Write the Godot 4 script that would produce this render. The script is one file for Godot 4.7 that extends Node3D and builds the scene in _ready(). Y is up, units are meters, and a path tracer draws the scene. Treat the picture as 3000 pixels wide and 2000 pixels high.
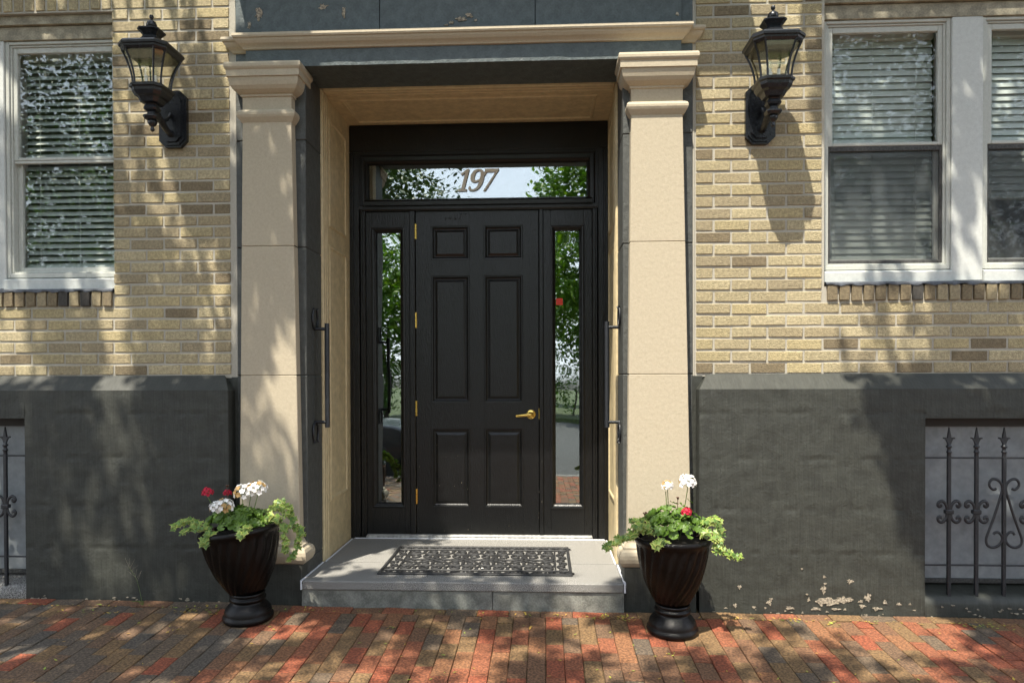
extends Node3D
# A street doorway in a buff brick building, dappled by street trees. Metres, y up, the brick face is z = 0, the door is centred on x = 0.

const SUN := Vector3(0.53, -2.36, -1.0)      # the way the sunlight travels
var rng := RandomNumberGenerator.new()
var M := {}
var T := {}
var building: Node3D

# ------------------------------------------------------------------ mesh collecting
class MB:
	var v := PackedVector3Array()
	var n := PackedVector3Array()
	var c := PackedColorArray()
	var tint := Color(1, 1, 1)
	var colored := false
	func tri(a: Vector3, b: Vector3, d: Vector3, na := Vector3.ZERO, nb := Vector3.ZERO, nd := Vector3.ZERO) -> void:
		var f := (b - a).cross(d - a)
		if f.length_squared() < 1e-16:
			return
		f = f.normalized()
		v.append(a); v.append(d); v.append(b)
		n.append(na if na != Vector3.ZERO else f); n.append(nd if nd != Vector3.ZERO else f); n.append(nb if nb != Vector3.ZERO else f)
		c.append(tint); c.append(tint); c.append(tint)
	func quad(a: Vector3, b: Vector3, d: Vector3, e: Vector3) -> void:
		tri(a, b, d)
		tri(a, d, e)
	func box(lo: Vector3, hi: Vector3, bev := 0.0, jit := 0.0, r: RandomNumberGenerator = null) -> void:
		# a chamfered box; jit moves its corners a little
		var p := []
		for ix in 2:
			for iy in 2:
				for iz in 2:
					var q := Vector3(hi.x if ix else lo.x, hi.y if iy else lo.y, hi.z if iz else lo.z)
					if jit > 0.0 and r:
						q += Vector3(r.randf_range(-jit, jit), r.randf_range(-jit, jit), r.randf_range(-jit, jit) * 0.6)
					p.append(q)
		if bev <= 0.0:
			quad(p[1], p[5], p[7], p[3]); quad(p[4], p[0], p[2], p[6]); quad(p[5], p[4], p[6], p[7])
			quad(p[0], p[1], p[3], p[2]); quad(p[3], p[7], p[6], p[2]); quad(p[0], p[4], p[5], p[1])
			return
		var w := {}
		for i in 8:
			var s := Vector3(-1 if i & 4 else 1, -1 if i & 2 else 1, -1 if i & 1 else 1) * bev
			w[[i, 0]] = p[i] + Vector3(0, s.y, s.z)
			w[[i, 1]] = p[i] + Vector3(s.x, 0, s.z)
			w[[i, 2]] = p[i] + Vector3(s.x, s.y, 0)
		var out := func(pts: Array) -> void:
			var mid := Vector3.ZERO
			for x in pts: mid += x
			mid /= pts.size()
			var cen: Vector3 = (lo + hi) / 2
			var f: Vector3 = (pts[1] - pts[0]).cross(pts[2] - pts[0])
			if f.dot(mid - cen) < 0: pts.reverse()
			for k in range(1, pts.size() - 1): tri(pts[0], pts[k], pts[k + 1])
		out.call([w[[1, 2]], w[[5, 2]], w[[7, 2]], w[[3, 2]]]); out.call([w[[0, 2]], w[[4, 2]], w[[6, 2]], w[[2, 2]]])
		out.call([w[[4, 0]], w[[5, 0]], w[[7, 0]], w[[6, 0]]]); out.call([w[[0, 0]], w[[1, 0]], w[[3, 0]], w[[2, 0]]])
		out.call([w[[2, 1]], w[[3, 1]], w[[7, 1]], w[[6, 1]]]); out.call([w[[0, 1]], w[[1, 1]], w[[5, 1]], w[[4, 1]]])
		for e in [[0, 4], [1, 5], [2, 6], [3, 7]]: out.call([w[[e[0], 1]], w[[e[1], 1]], w[[e[1], 2]], w[[e[0], 2]]])
		for e in [[0, 2], [1, 3], [4, 6], [5, 7]]: out.call([w[[e[0], 0]], w[[e[1], 0]], w[[e[1], 2]], w[[e[0], 2]]])
		for e in [[0, 1], [2, 3], [4, 5], [6, 7]]: out.call([w[[e[0], 0]], w[[e[1], 0]], w[[e[1], 1]], w[[e[0], 1]]])
		for i in 8: out.call([w[[i, 0]], w[[i, 1]], w[[i, 2]]])
	func grid(rows: Array, closed := false) -> void:
		# rows of points, smooth; each row runs counter-clockwise round the outside when seen from its last row
		var R := rows.size()
		var C: int = rows[0].size()
		var nn := []
		for i in R:
			var line := PackedVector3Array()
			line.resize(C)
			nn.append(line)
		var last := C if closed else C - 1
		for i in R - 1:
			for j in last:
				var k := (j + 1) % C
				var f: Vector3 = (rows[i][k] - rows[i][j]).cross(rows[i + 1][j] - rows[i][j]) + (rows[i + 1][j] - rows[i + 1][k]).cross(rows[i][k] - rows[i + 1][k])
				nn[i][j] += f; nn[i][k] += f; nn[i + 1][j] += f; nn[i + 1][k] += f
		for i in R:
			for j in C: nn[i][j] = nn[i][j].normalized()
		for i in R - 1:
			for j in last:
				var k := (j + 1) % C
				tri(rows[i][j], rows[i][k], rows[i + 1][k], nn[i][j], nn[i][k], nn[i + 1][k])
				tri(rows[i][j], rows[i + 1][k], rows[i + 1][j], nn[i][j], nn[i + 1][k], nn[i + 1][j])
	func lathe(profile: Array, seg: int, o := Vector3.ZERO, shape = null) -> void:
		# profile of Vector2(radius, height), bottom first
		var rows := []
		for p in profile:
			var row := PackedVector3Array()
			for j in seg:
				var a := TAU * j / seg
				var r: float = shape.call(p.x, p.y, a) if shape != null else p.x
				row.append(o + Vector3(r * cos(a), p.y, -r * sin(a)))
			rows.append(row)
		grid(rows, true)
	func tube(pts: Array, rad: Array, seg := 8, cap := true, flat := 1.0) -> void:
		var rows := []
		var up := Vector3.ZERO
		for i in pts.size():
			var t: Vector3 = (pts[mini(i + 1, pts.size() - 1)] - pts[maxi(i - 1, 0)]).normalized()
			if up == Vector3.ZERO:
				up = Vector3.UP if absf(t.y) < 0.9 else Vector3.RIGHT
			var s := t.cross(up).normalized()
			up = s.cross(t).normalized()
			var r: float = rad[mini(i, rad.size() - 1)]
			var row := PackedVector3Array()
			for j in seg:
				var a := TAU * (j + 0.5) / seg
				row.append(pts[i] + (s * cos(a) + up * sin(a) * flat) * r)
			rows.append(row)
		grid(rows, true)
		if cap:
			for j in range(1, seg - 1):
				tri(rows[0][0], rows[0][j + 1], rows[0][j])
				tri(rows[-1][0], rows[-1][j], rows[-1][j + 1])
	func rect_lathe(x0: float, x1: float, z0: float, z1: float, profile: Array, top := true, bottom := true) -> void:
		# profile of Vector2(offset outwards from the rectangle, height), bottom first, mitred at the corners
		var ring := func(p: Vector2) -> Array:
			return [Vector3(x0 - p.x, p.y, z1 + p.x), Vector3(x1 + p.x, p.y, z1 + p.x), Vector3(x1 + p.x, p.y, z0 - p.x), Vector3(x0 - p.x, p.y, z0 - p.x)]
		for i in profile.size() - 1:
			var a: Array = ring.call(profile[i])
			var b: Array = ring.call(profile[i + 1])
			for j in 4: quad(a[j], a[(j + 1) % 4], b[(j + 1) % 4], b[j])
		if top:
			var t: Array = ring.call(profile[-1])
			quad(t[0], t[1], t[2], t[3])
		if bottom:
			var t: Array = ring.call(profile[0])
			quad(t[3], t[2], t[1], t[0])
	func frame(t: Transform3D, x0: float, x1: float, y0: float, y1: float, profile: Array, fill := false) -> void:
		# a mitred moulding round a rectangle: profile of Vector2(offset outwards, height towards the viewer), from outside in; fill closes the middle
		var ring := func(p: Vector2) -> Array:
			return [t * Vector3(x0 - p.x, y0 - p.x, p.y), t * Vector3(x1 + p.x, y0 - p.x, p.y), t * Vector3(x1 + p.x, y1 + p.x, p.y), t * Vector3(x0 - p.x, y1 + p.x, p.y)]
		for i in profile.size() - 1:
			var a: Array = ring.call(profile[i])
			var b: Array = ring.call(profile[i + 1])
			for j in 4: quad(a[j], a[(j + 1) % 4], b[(j + 1) % 4], b[j])
		if fill:
			var q: Array = ring.call(profile[-1])
			quad(q[0], q[1], q[2], q[3])
	func prism(poly: PackedVector2Array, t: Transform3D, depth: float) -> void:
		# a flat outline (counter-clockwise) given a thickness along local +z
		var s := poly.size()
		for i in s:
			var a := poly[i]
			var b := poly[(i + 1) % s]
			quad(t * Vector3(a.x, a.y, 0), t * Vector3(b.x, b.y, 0), t * Vector3(b.x, b.y, depth), t * Vector3(a.x, a.y, depth))
		var ix := Geometry2D.triangulate_polygon(poly)
		for i in range(0, ix.size(), 3):
			var p := [poly[ix[i]], poly[ix[i + 1]], poly[ix[i + 2]]]
			if (p[1] - p[0]).cross(p[2] - p[0]) < 0: p.reverse()
			tri(t * Vector3(p[0].x, p[0].y, depth), t * Vector3(p[1].x, p[1].y, depth), t * Vector3(p[2].x, p[2].y, depth))
			tri(t * Vector3(p[0].x, p[0].y, 0), t * Vector3(p[2].x, p[2].y, 0), t * Vector3(p[1].x, p[1].y, 0))
	func mesh() -> ArrayMesh:
		var a := []
		a.resize(Mesh.ARRAY_MAX)
		a[Mesh.ARRAY_VERTEX] = v
		a[Mesh.ARRAY_NORMAL] = n
		if colored: a[Mesh.ARRAY_COLOR] = c
		var m := ArrayMesh.new()
		m.add_surface_from_arrays(Mesh.PRIMITIVE_TRIANGLES, a)
		return m

func put(called: String, b, mat: Material, parent: Node = null, at := Transform3D()) -> MeshInstance3D:
	var o := MeshInstance3D.new()
	o.name = called
	o.mesh = b.mesh() if b is MB else b
	o.material_override = mat
	o.transform = at
	(parent if parent else self).add_child(o, true)
	return o

func numbered(called: String) -> String:
	if not has_node(called): return called
	var k := 1
	while has_node("%s_%03d" % [called, k]): k += 1
	return "%s_%03d" % [called, k]

func thing(called: String, label: String, category: String, at := Vector3.ZERO, group := "") -> Node3D:
	var o := Node3D.new()
	o.name = numbered(called)
	o.position = at
	add_child(o)
	tag(o, label, category, group)
	return o

func tag(o: Node, label: String, category: String, group := "", kind := "") -> void:
	if label: o.set_meta("label", label)
	if category: o.set_meta("category", category)
	if group: o.set_meta("group", group)
	if kind: o.set_meta("kind", kind)

func part(called: String, parent: Node, label := "") -> Node3D:
	var o := Node3D.new()
	o.name = called
	parent.add_child(o, true)
	if label: o.set_meta("label", label)
	return o

# ------------------------------------------------------------------ textures and materials
func noise_image(seed_: int, freq: float, oct: int, size := 512, kind := FastNoiseLite.TYPE_SIMPLEX_SMOOTH, warp := 0.0) -> Image:
	var f := FastNoiseLite.new()
	f.seed = seed_; f.frequency = freq; f.noise_type = kind
	f.fractal_type = FastNoiseLite.FRACTAL_FBM; f.fractal_octaves = oct
	if warp > 0.0:
		f.domain_warp_enabled = true; f.domain_warp_amplitude = warp; f.domain_warp_frequency = freq
	return f.get_seamless_image(size, size)

func bytes(im: Image) -> PackedByteArray:
	im.convert(Image.FORMAT_L8)
	return im.get_data()

func grey_texture(values: PackedByteArray, size: int) -> ImageTexture:
	return ImageTexture.create_from_image(Image.create_from_data(size, size, false, Image.FORMAT_L8, values))

func spanned(a: PackedByteArray, lo: float, hi: float, contrast := 1.0) -> PackedByteArray:
	var o := PackedByteArray()
	o.resize(a.size())
	for i in a.size():
		var x := clampf((a[i] / 255.0 - 0.5) * contrast + 0.5, 0, 1)
		o[i] = int(clampf(lo + (hi - lo) * x, 0, 1) * 255)
	return o

func mixed(a: PackedByteArray, b: PackedByteArray, wa: float, wb: float) -> PackedByteArray:
	var o := PackedByteArray()
	o.resize(a.size())
	for i in a.size():
		o[i] = clampi(int((a[i] - 128) * wa + (b[i] - 128) * wb) + 128, 0, 255)
	return o

func make_textures() -> void:
	var fine := bytes(noise_image(3, 0.09, 3))
	var speck := bytes(noise_image(5, 0.2, 2))
	var broad := bytes(noise_image(7, 0.012, 4))
	var mid := bytes(noise_image(11, 0.035, 4))
	var swirl := bytes(noise_image(13, 0.02, 5, 512, FastNoiseLite.TYPE_SIMPLEX_SMOOTH, 40.0))
	T.blotch = grey_texture(spanned(mixed(broad, fine, 0.8, 0.5), 0.72, 1.0, 1.5), 512)
	T.mottle = grey_texture(spanned(mixed(mid, speck, 0.7, 0.8), 0.45, 1.0, 1.5), 512)
	T.brick = grey_texture(spanned(mixed(mid, speck, 0.6, 0.8), 0.70, 1.0, 1.4), 512)
	T.soft = grey_texture(spanned(mixed(broad, mid, 0.7, 0.5), 0.86, 1.0, 1.4), 512)
	T.faint = grey_texture(spanned(mixed(mid, fine, 0.6, 0.5), 0.93, 1.0, 1.4), 512)
	var drip := PackedByteArray(); drip.resize(512 * 512)
	for y in 512:
		for x in 512:
			var q := 0.66 + 0.17 * (speck[(y / 26) * 512 + x] / 255.0 - 0.5) + 0.14 * (swirl[y * 512 + x] / 255.0 - 0.5) + 0.07 * (mid[(y % 512) * 512 + (x / 9)] / 255.0 - 0.5)
			if fine[y * 512 + x] + speck[((x * 7) % 512) * 512 + y] > 425: q += 0.25
			drip[y * 512 + x] = int(clampf(q, 0.0, 1.0) * 255)
	T.base = grey_texture(drip, 512)
	T.granite = grey_texture(spanned(mixed(speck, fine, 1.0, 0.6), 0.35, 1.0, 2.2), 512)
	T.rough = grey_texture(mixed(fine, speck, 0.8, 0.5), 512)
	T.stucco = grey_texture(mixed(swirl, fine, 0.9, 0.35), 512)
	T.worn = grey_texture(spanned(mixed(swirl, fine, 0.8, 0.5), 0.80, 1.0, 1.5), 512)
	# wood grain: noise drawn out along v
	var g := Image.create_from_data(512, 512, false, Image.FORMAT_L8, mixed(fine, speck, 0.7, 0.7))
	g.resize(512, 8192 / 4, Image.INTERPOLATE_CUBIC)
	g = g.get_region(Rect2i(0, 0, 512, 256))
	g.resize(512, 512, Image.INTERPOLATE_CUBIC)
	T.grain = ImageTexture.create_from_image(g)
	# wire-cut brick face: short upright scratches and pits
	var w := PackedByteArray(); w.resize(512 * 512)
	for y in 512:
		for x in 512:
			var s := speck[(y / 4 % 512) * 512 + x]
			w[y * 512 + x] = clampi(int(s * 0.55 + fine[y * 512 + x] * 0.6 - 20), 0, 255)
	T.wirecut = grey_texture(w, 512)
	var white := Image.create(4, 4, false, Image.FORMAT_RGB8)
	white.fill(Color.WHITE)
	T.white = ImageTexture.create_from_image(white)
	T.wavy = ImageTexture.create_from_image(noise_normal(17, 0.006, 2.2))

func noise_normal(seed_: int, freq: float, strength: float) -> Image:
	var im := noise_image(seed_, freq, 2, 256)
	im.convert(Image.FORMAT_RGBA8)
	im.bump_map_to_normal_map(strength)
	return im

func lin(r: float, g: float, b: float) -> Color:
	return Color(r, g, b).linear_to_srgb()

func mat(color: Color, rough: float, tex = null, scale := 1.0, bump = null, bump_cm := 0.0, bump_world := true) -> StandardMaterial3D:
	var m := StandardMaterial3D.new()
	m.albedo_color = color
	m.roughness = rough
	m.uv1_triplanar = true
	m.uv1_world_triplanar = bump_world
	m.uv1_scale = Vector3.ONE * scale
	if tex: m.albedo_texture = tex
	if bump:
		m.heightmap_enabled = true
		m.heightmap_texture = bump
		m.heightmap_scale = bump_cm
	return m

func make_materials() -> void:
	make_textures()
	M.cream = mat(lin(0.455, 0.395, 0.288), 0.75, T.faint, 2.2, T.stucco, 0.09)
	M.cream_wood = mat(lin(0.66, 0.54, 0.32), 0.5, T.soft, 1.3, T.rough, 0.05)
	M.grey_stone = mat(lin(0.075, 0.080, 0.074), 0.6, T.worn, 1.6, T.stucco, 0.25)
	M.grey_base = mat(lin(0.080, 0.086, 0.071), 0.6, T.base, 0.9, T.stucco, 0.26)
	M.blue_grey = mat(lin(0.092, 0.118, 0.122), 0.55, T.worn, 1.2, T.stucco, 0.25)
	M.bare = mat(lin(0.58, 0.50, 0.38), 0.9, T.mottle, 3.0, T.rough, 0.2)
	M.mortar = mat(lin(0.44, 0.415, 0.35), 0.95, T.faint, 3.0, T.rough, 0.2)
	M.white = mat(lin(0.58, 0.60, 0.575), 0.45, T.faint, 1.5, T.rough, 0.03)
	M.white_frame = mat(lin(0.52, 0.535, 0.49), 0.4, T.faint, 2.0)
	M.head_wood = mat(lin(0.40, 0.36, 0.26), 0.6, T.blotch, 1.5)
	M.screen_frame = mat(lin(0.10, 0.10, 0.095), 0.7, T.mottle, 3.0)
	M.lead = mat(lin(0.10, 0.115, 0.14), 0.5, T.blotch, 3.0, T.rough, 0.3)
	M.slat = mat(lin(0.42, 0.475, 0.44), 0.4)
	M.black_paint = mat(lin(0.0042, 0.0046, 0.0050), 0.36, T.blotch, 2.0, T.grain, 0.16)
	M.black_iron = mat(lin(0.022, 0.025, 0.030), 0.34, T.blotch, 4.0, T.rough, 0.12)
	M.lamp_iron = mat(lin(0.014, 0.016, 0.02), 0.26, T.blotch, 5.0, T.rough, 0.06)
	M.urn = mat(lin(0.0055, 0.0045, 0.0042), 0.15, T.blotch, 4.0, T.rough, 0.20)
	M.urn.metallic_specular = 0.33
	M.rubber = mat(lin(0.03, 0.031, 0.033), 0.55, T.blotch, 5.0, T.rough, 0.1)
	M.granite = mat(lin(0.47, 0.46, 0.43), 0.8, T.granite, 3.0, T.rough, 0.1)
	M.riser = mat(lin(0.24, 0.245, 0.215), 0.85, T.blotch, 1.5, T.rough, 0.2)
	M.caulk = mat(lin(0.62, 0.64, 0.68), 0.6)
	M.sill_metal = mat(lin(0.5, 0.5, 0.48), 0.45, T.blotch, 4.0)
	M.board = mat(lin(0.27, 0.295, 0.31), 0.5, T.soft, 1.2, T.rough, 0.03)
	M.shaded_rail = mat(lin(0.03, 0.026, 0.022), 0.7)  # near black: deep shade put into the rail's colour
	M.brass = mat(lin(0.75, 0.52, 0.14), 0.18); M.brass.metallic = 1.0
	M.red = mat(lin(0.72, 0.035, 0.01), 0.5)
	M.red_line = mat(lin(0.45, 0.02, 0.008), 0.5)
	M.numeral = mat(lin(0.88, 0.84, 0.75), 0.5)
	M.numeral_edge_shadow = mat(lin(0.05, 0.045, 0.035), 0.5)
	M.sand = mat(lin(0.28, 0.20, 0.08), 0.95, T.mottle, 4.0, T.rough, 0.5)
	M.soil = mat(lin(0.03, 0.02, 0.014), 0.95, T.mottle, 8.0, T.rough, 0.8)
	M.room = mat(lin(0.22, 0.20, 0.17), 0.9)
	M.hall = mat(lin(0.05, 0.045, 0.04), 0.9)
	M.asphalt = mat(lin(0.13, 0.13, 0.13), 0.9, T.granite, 1.0)
	M.kerb = mat(lin(0.35, 0.34, 0.32), 0.85, T.granite, 1.5)
	M.bark = mat(lin(0.09, 0.07, 0.05), 0.9, T.mottle, 1.5, T.grain, 1.5)
	M.stem = mat(lin(0.10, 0.17, 0.03), 0.6)
	M.brown_stem = mat(lin(0.10, 0.05, 0.03), 0.7)
	M.litter = vertex_mat(0.7, lin(0.15, 0.14, 0.03))
	M.leaf = vertex_mat(0.45, lin(0.32, 0.45, 0.08))
	M.tree_leaf = vertex_mat(0.5, lin(0.62, 0.80, 0.16))
	M.near_leaf_shaded = vertex_mat(0.5, lin(0.12, 0.17, 0.03))  # weak backlight: the near crowns' shadow is set in the material
	M.petal = vertex_mat(0.6, lin(0.3, 0.3, 0.3))
	# panes: a mirror film over clear glass
	M.pane = glass(0.085, 0.01)
	M.pane_right = glass(0.042, 0.01)
	M.pane_screened = glass(0.06, 0.02)
	M.pane_old = glass(0.30, 0.01)
	M.pane_old.normal_enabled = true
	M.pane_old.normal_texture = T.wavy
	M.pane_old.normal_scale = 0.10
	M.pane_top = glass(0.27, 0.01)
	M.lamp_pane = glass(0.10, 0.03)
	M.lamp_pane.albedo_color = Color(0.85, 0.85, 0.7, 0.14)
	var sc := StandardMaterial3D.new()
	sc.transparency = BaseMaterial3D.TRANSPARENCY_ALPHA
	sc.albedo_texture = T.white
	sc.albedo_color = Color(lin(0.06, 0.07, 0.075), 0.30)
	sc.roughness = 0.8
	M.screen = sc
	M.bulb = mat(lin(0.7, 0.68, 0.6), 0.2)
	M.car = mat(lin(0.012, 0.013, 0.016), 0.12); M.car.clearcoat_enabled = true; M.car.clearcoat = 1.0
	M.car_grey = mat(lin(0.10, 0.11, 0.12), 0.15); M.car_grey.clearcoat_enabled = true
	M.car_glass = mat(lin(0.01, 0.012, 0.012), 0.04)
	M.chrome = mat(lin(0.7, 0.72, 0.75), 0.12); M.chrome.metallic = 1.0
	M.tyre = mat(lin(0.015, 0.015, 0.015), 0.8)

func vertex_mat(rough: float, through: Color) -> StandardMaterial3D:
	var m := StandardMaterial3D.new()
	m.vertex_color_use_as_albedo = true
	m.roughness = rough
	m.backlight_enabled = true
	m.backlight = through
	m.cull_mode = BaseMaterial3D.CULL_DISABLED
	return m

func glass(share: float, rough: float) -> StandardMaterial3D:
	var m := StandardMaterial3D.new()
	m.transparency = BaseMaterial3D.TRANSPARENCY_ALPHA
	m.albedo_texture = T.white
	m.albedo_color = Color(0.93, 0.97, 0.97, share)
	m.metallic = 1.0
	m.roughness = rough
	m.uv1_triplanar = true
	m.uv1_world_triplanar = true
	return m

# ------------------------------------------------------------------ the scene
func _ready() -> void:
	rng.seed = 20240611
	set_camera_and_light()
	make_materials()
	building = thing("brick_building", "buff brick building front with cream pilasters around a black panelled door", "building")
	build_walls()
	build_bases()
	build_doorway()
	build_door()
	build_windows()
	build_ground()
	build_step()
	build_lanterns()
	build_rails()
	build_grilles()
	build_mat()
	build_urns()
	build_litter()
	build_trees()
	build_street()

func set_camera_and_light() -> void:
	var cam := Camera3D.new()
	cam.name = "camera"
	cam.position = Vector3(0.498, 1.3974, 4.3025)
	cam.basis = Basis.from_euler(Vector3(-0.00971, 0.04584, -0.00292))
	cam.projection = Camera3D.PROJECTION_FRUSTUM
	cam.near = 0.05
	cam.far = 400.0
	cam.size = 2.0 * 0.05 * 1000.0 / 2050.26
	cam.frustum_offset = Vector2(0, 0.05 * 120.69 / 2050.26)
	add_child(cam)
	var env := Environment.new()
	env.background_mode = Environment.BG_SKY
	var sky := Sky.new()
	var sm := ProceduralSkyMaterial.new()
	sm.sky_top_color = Color(0.84, 0.885, 0.96)
	sm.sky_horizon_color = Color(0.97, 0.975, 0.985)
	sm.sky_curve = 0.18
	sm.ground_bottom_color = Color(0.25, 0.24, 0.22)
	sm.ground_horizon_color = Color(0.5, 0.5, 0.48)
	sm.sun_angle_max = 2.0
	sm.sky_energy_multiplier = 1.0
	sky.sky_material = sm
	env.sky = sky
	env.background_energy_multiplier = 1.2
	env.tonemap_mode = Environment.TONE_MAPPER_LINEAR
	env.tonemap_exposure = 2.1
	env.sdfgi_enabled = true
	env.ssao_enabled = true
	env.ssil_enabled = true
	var we := WorldEnvironment.new()
	we.environment = env
	add_child(we)
	var sun := DirectionalLight3D.new()
	sun.name = "sun"
	sun.basis = Basis.looking_at(SUN.normalized())
	sun.light_energy = 1.6
	sun.light_color = Color(1.0, 0.965, 0.90)
	sun.light_angular_distance = 0.5
	sun.shadow_enabled = true
	add_child(sun)

# ------------------------------------------------------------------ brick walls
var brick_mats: Array[StandardMaterial3D] = []
const COURSE := 0.072
const FIRST := 1.412

func brick_material(low: bool) -> StandardMaterial3D:
	var r := rng.randf()
	if r < 0.34: return brick_mats[rng.randi_range(0, 2)]
	if r < 0.66: return brick_mats[rng.randi_range(3, 5)]
	if r < 0.91: return brick_mats[rng.randi_range(6, 7)]
	if r < 0.982 or not low: return brick_mats[8]
	return brick_mats[9]

func build_walls() -> void:
	for c in [[0.60, 0.51, 0.315], [0.57, 0.485, 0.295], [0.58, 0.48, 0.265], [0.52, 0.44, 0.265], [0.50, 0.42, 0.255], [0.52, 0.435, 0.245], [0.46, 0.38, 0.23], [0.42, 0.35, 0.22], [0.27, 0.215, 0.13], [0.08, 0.074, 0.065]]:
		brick_mats.append(mat(lin(c[0], c[1], c[2]), 0.92, T.brick, 2.4, T.wirecut, 0.45))
	var shapes := {}
	for k in [["full", Vector3(0.203, 0.058, 0.05)], ["half", Vector3(0.0985, 0.058, 0.05)], ["lock", Vector3(0.058, 0.092, 0.08)], ["soldier", Vector3(0.058, 0.203, 0.05)]]:
		shapes[k[0]] = []
		for i in 4:
			var b := MB.new()
			b.box(Vector3(0, 0, -k[1].z), Vector3(k[1].x, k[1].y, 0), 0.0024, 0.0016, rng)
			shapes[k[0]].append(b.mesh())
	var shell := MB.new()
	shell.box(Vector3(-4.6, -0.2, -3.9), Vector3(4.6, 6.5, -3.7))
	shell.box(Vector3(-4.6, -0.2, -3.69), Vector3(-4.4, 6.29, -0.27))
	shell.box(Vector3(4.4, -0.2, -3.69), Vector3(4.6, 6.29, -0.27))
	shell.box(Vector3(-4.6, 6.3, -3.69), Vector3(4.6, 6.5, -0.27))
	shell.box(Vector3(-1.43, 4.4, -0.5), Vector3(1.41, 6.29, -0.02))
	put("rear_walls", shell, brick_mats[4], building)
	for s in [-1, 1]:
		var wall := part("wall", building, "buff brick wall with light mortar joints")
		var inner := 1.425 if s < 0 else 1.405
		var edge := 2.213 if s < 0 else 2.192
		var b := MB.new()                                          # the mortar behind the bricks
		var bx := func(x0: float, x1: float, y0: float, y1: float) -> void:
			b.box(Vector3(minf(s * x0, s * x1), y0, -0.26), Vector3(maxf(s * x0, s * x1), y1, -0.005))
		bx.call(inner, edge + 0.0 - 0.004, 1.39, 3.70)
		bx.call(edge - 0.004, 4.6, 1.395, 1.93)
		bx.call(inner, 4.6, 3.70, 6.5)
		bx.call(4.2, 4.6, 1.93, 3.70)
		put("mortar", b, M.mortar, wall)
		var put_brick := func(kind: String, x: float, y: float, z := 0.0, turn := 0.0, sooty := false) -> void:
			var t := Transform3D(Basis(Vector3.BACK, rng.randf_range(-0.006, 0.006) + turn), Vector3(x, y + rng.randf_range(-0.0015, 0.0015), z + rng.randf_range(-0.0015, 0.003)))
			put("brick", shapes[kind][rng.randi_range(0, 3)], brick_mats[[8, 8, 7, 8, 8, 8, 9, 6][rng.randi_range(0, 7)]] if sooty else brick_material(y < 1.85), wall, t)
		var spare := MB.new()
		for row in range(0, 40):
			var y := FIRST + row * COURSE
			var full_first := row % 2 == 0
			# s < 0: measured from the window edge towards the door; s > 0: the other way round
			var xs := []
			if s < 0:
				var x := -edge
				if full_first:
					for k in 3: xs.append(["full", x + k * 0.2165])
					xs.append(["half", x + 3 * 0.2165])
				else:
					xs.append(["half", x])
					for k in 3: xs.append(["full", x + 0.112 + k * 0.2165])
				if row < 6:
					var j := x if full_first else x - 0.1045
					if not full_first: xs.remove_at(0); xs.append(["full", j])
					for k in range(1, 9): xs.append(["full", j - k * 0.2165])
			else:
				var x := inner + 0.018
				if full_first:
					xs.append(["half", x])
					for k in 3: xs.append(["full", x + 0.112 + k * 0.2165])
				else:
					for k in 3: xs.append(["full", x + k * 0.2165])
					xs.append(["half", x + 3 * 0.2165])
				if row < 6:
					var j := x + 0.112 if full_first else x
					if not full_first: xs.remove_at(3)
					for k in range(3, 12): xs.append(["full", j + k * 0.2165])
			for q in xs:
				var far: bool = absf(q[1]) > 3.35 or row > 31
				if far:
					var l: float = 0.203 if q[0] == "full" else 0.0985
					spare.box(Vector3(q[1], y, -0.05), Vector3(q[1] + l, y + 0.058, 0.0))
				else:
					put_brick.call(q[0], q[1], y)
		for k in 24:                                                # the brick sill under the window
			var x: float = s * (edge + 0.012) + s * k * 0.0715 - (0.058 if s < 0 else 0.0)
			if absf(x) < 3.4: put_brick.call("lock", x, 1.845, 0.012, rng.randf_range(-0.03, 0.03), true)
			else: spare.box(Vector3(x, 1.845, -0.05), Vector3(x + 0.058, 1.937, 0.0))
		for k in 24:                                                # the upright course over the window
			var x: float = s * (edge + 0.008) + s * k * 0.0715 - (0.058 if s < 0 else 0.0)
			if s < 0 and absf(x) < 3.2: put_brick.call("soldier", x, 3.712, 0.0)
			else: spare.box(Vector3(x, 3.712, -0.05), Vector3(x + 0.058, 3.915, 0.0))
		var left := put("brick_courses_beyond", spare, brick_mats[3], wall)
		left.set_meta("kind", "stuff")
		# lead flashing folded over the brick sill
		var fl := MB.new()
		var rows := [[], [], [], []]
		for k in 61:
			var x: float = s * (edge + k * 0.03) if s > 0 else s * (edge + (60 - k) * 0.03)
			var wv := 0.006 * sin(k * 1.7) + rng.randf_range(-0.004, 0.004)
			rows[0].append(Vector3(x, 1.936 + wv * 0.7, 0.016))
			rows[1].append(Vector3(x, 1.950 + wv * 0.3, 0.019 + wv * 0.3))
			rows[2].append(Vector3(x, 1.956, 0.008))
			rows[3].append(Vector3(x, 1.962, -0.06))
		fl.grid(rows)
		put("flashing", fl, M.lead, wall)

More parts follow.
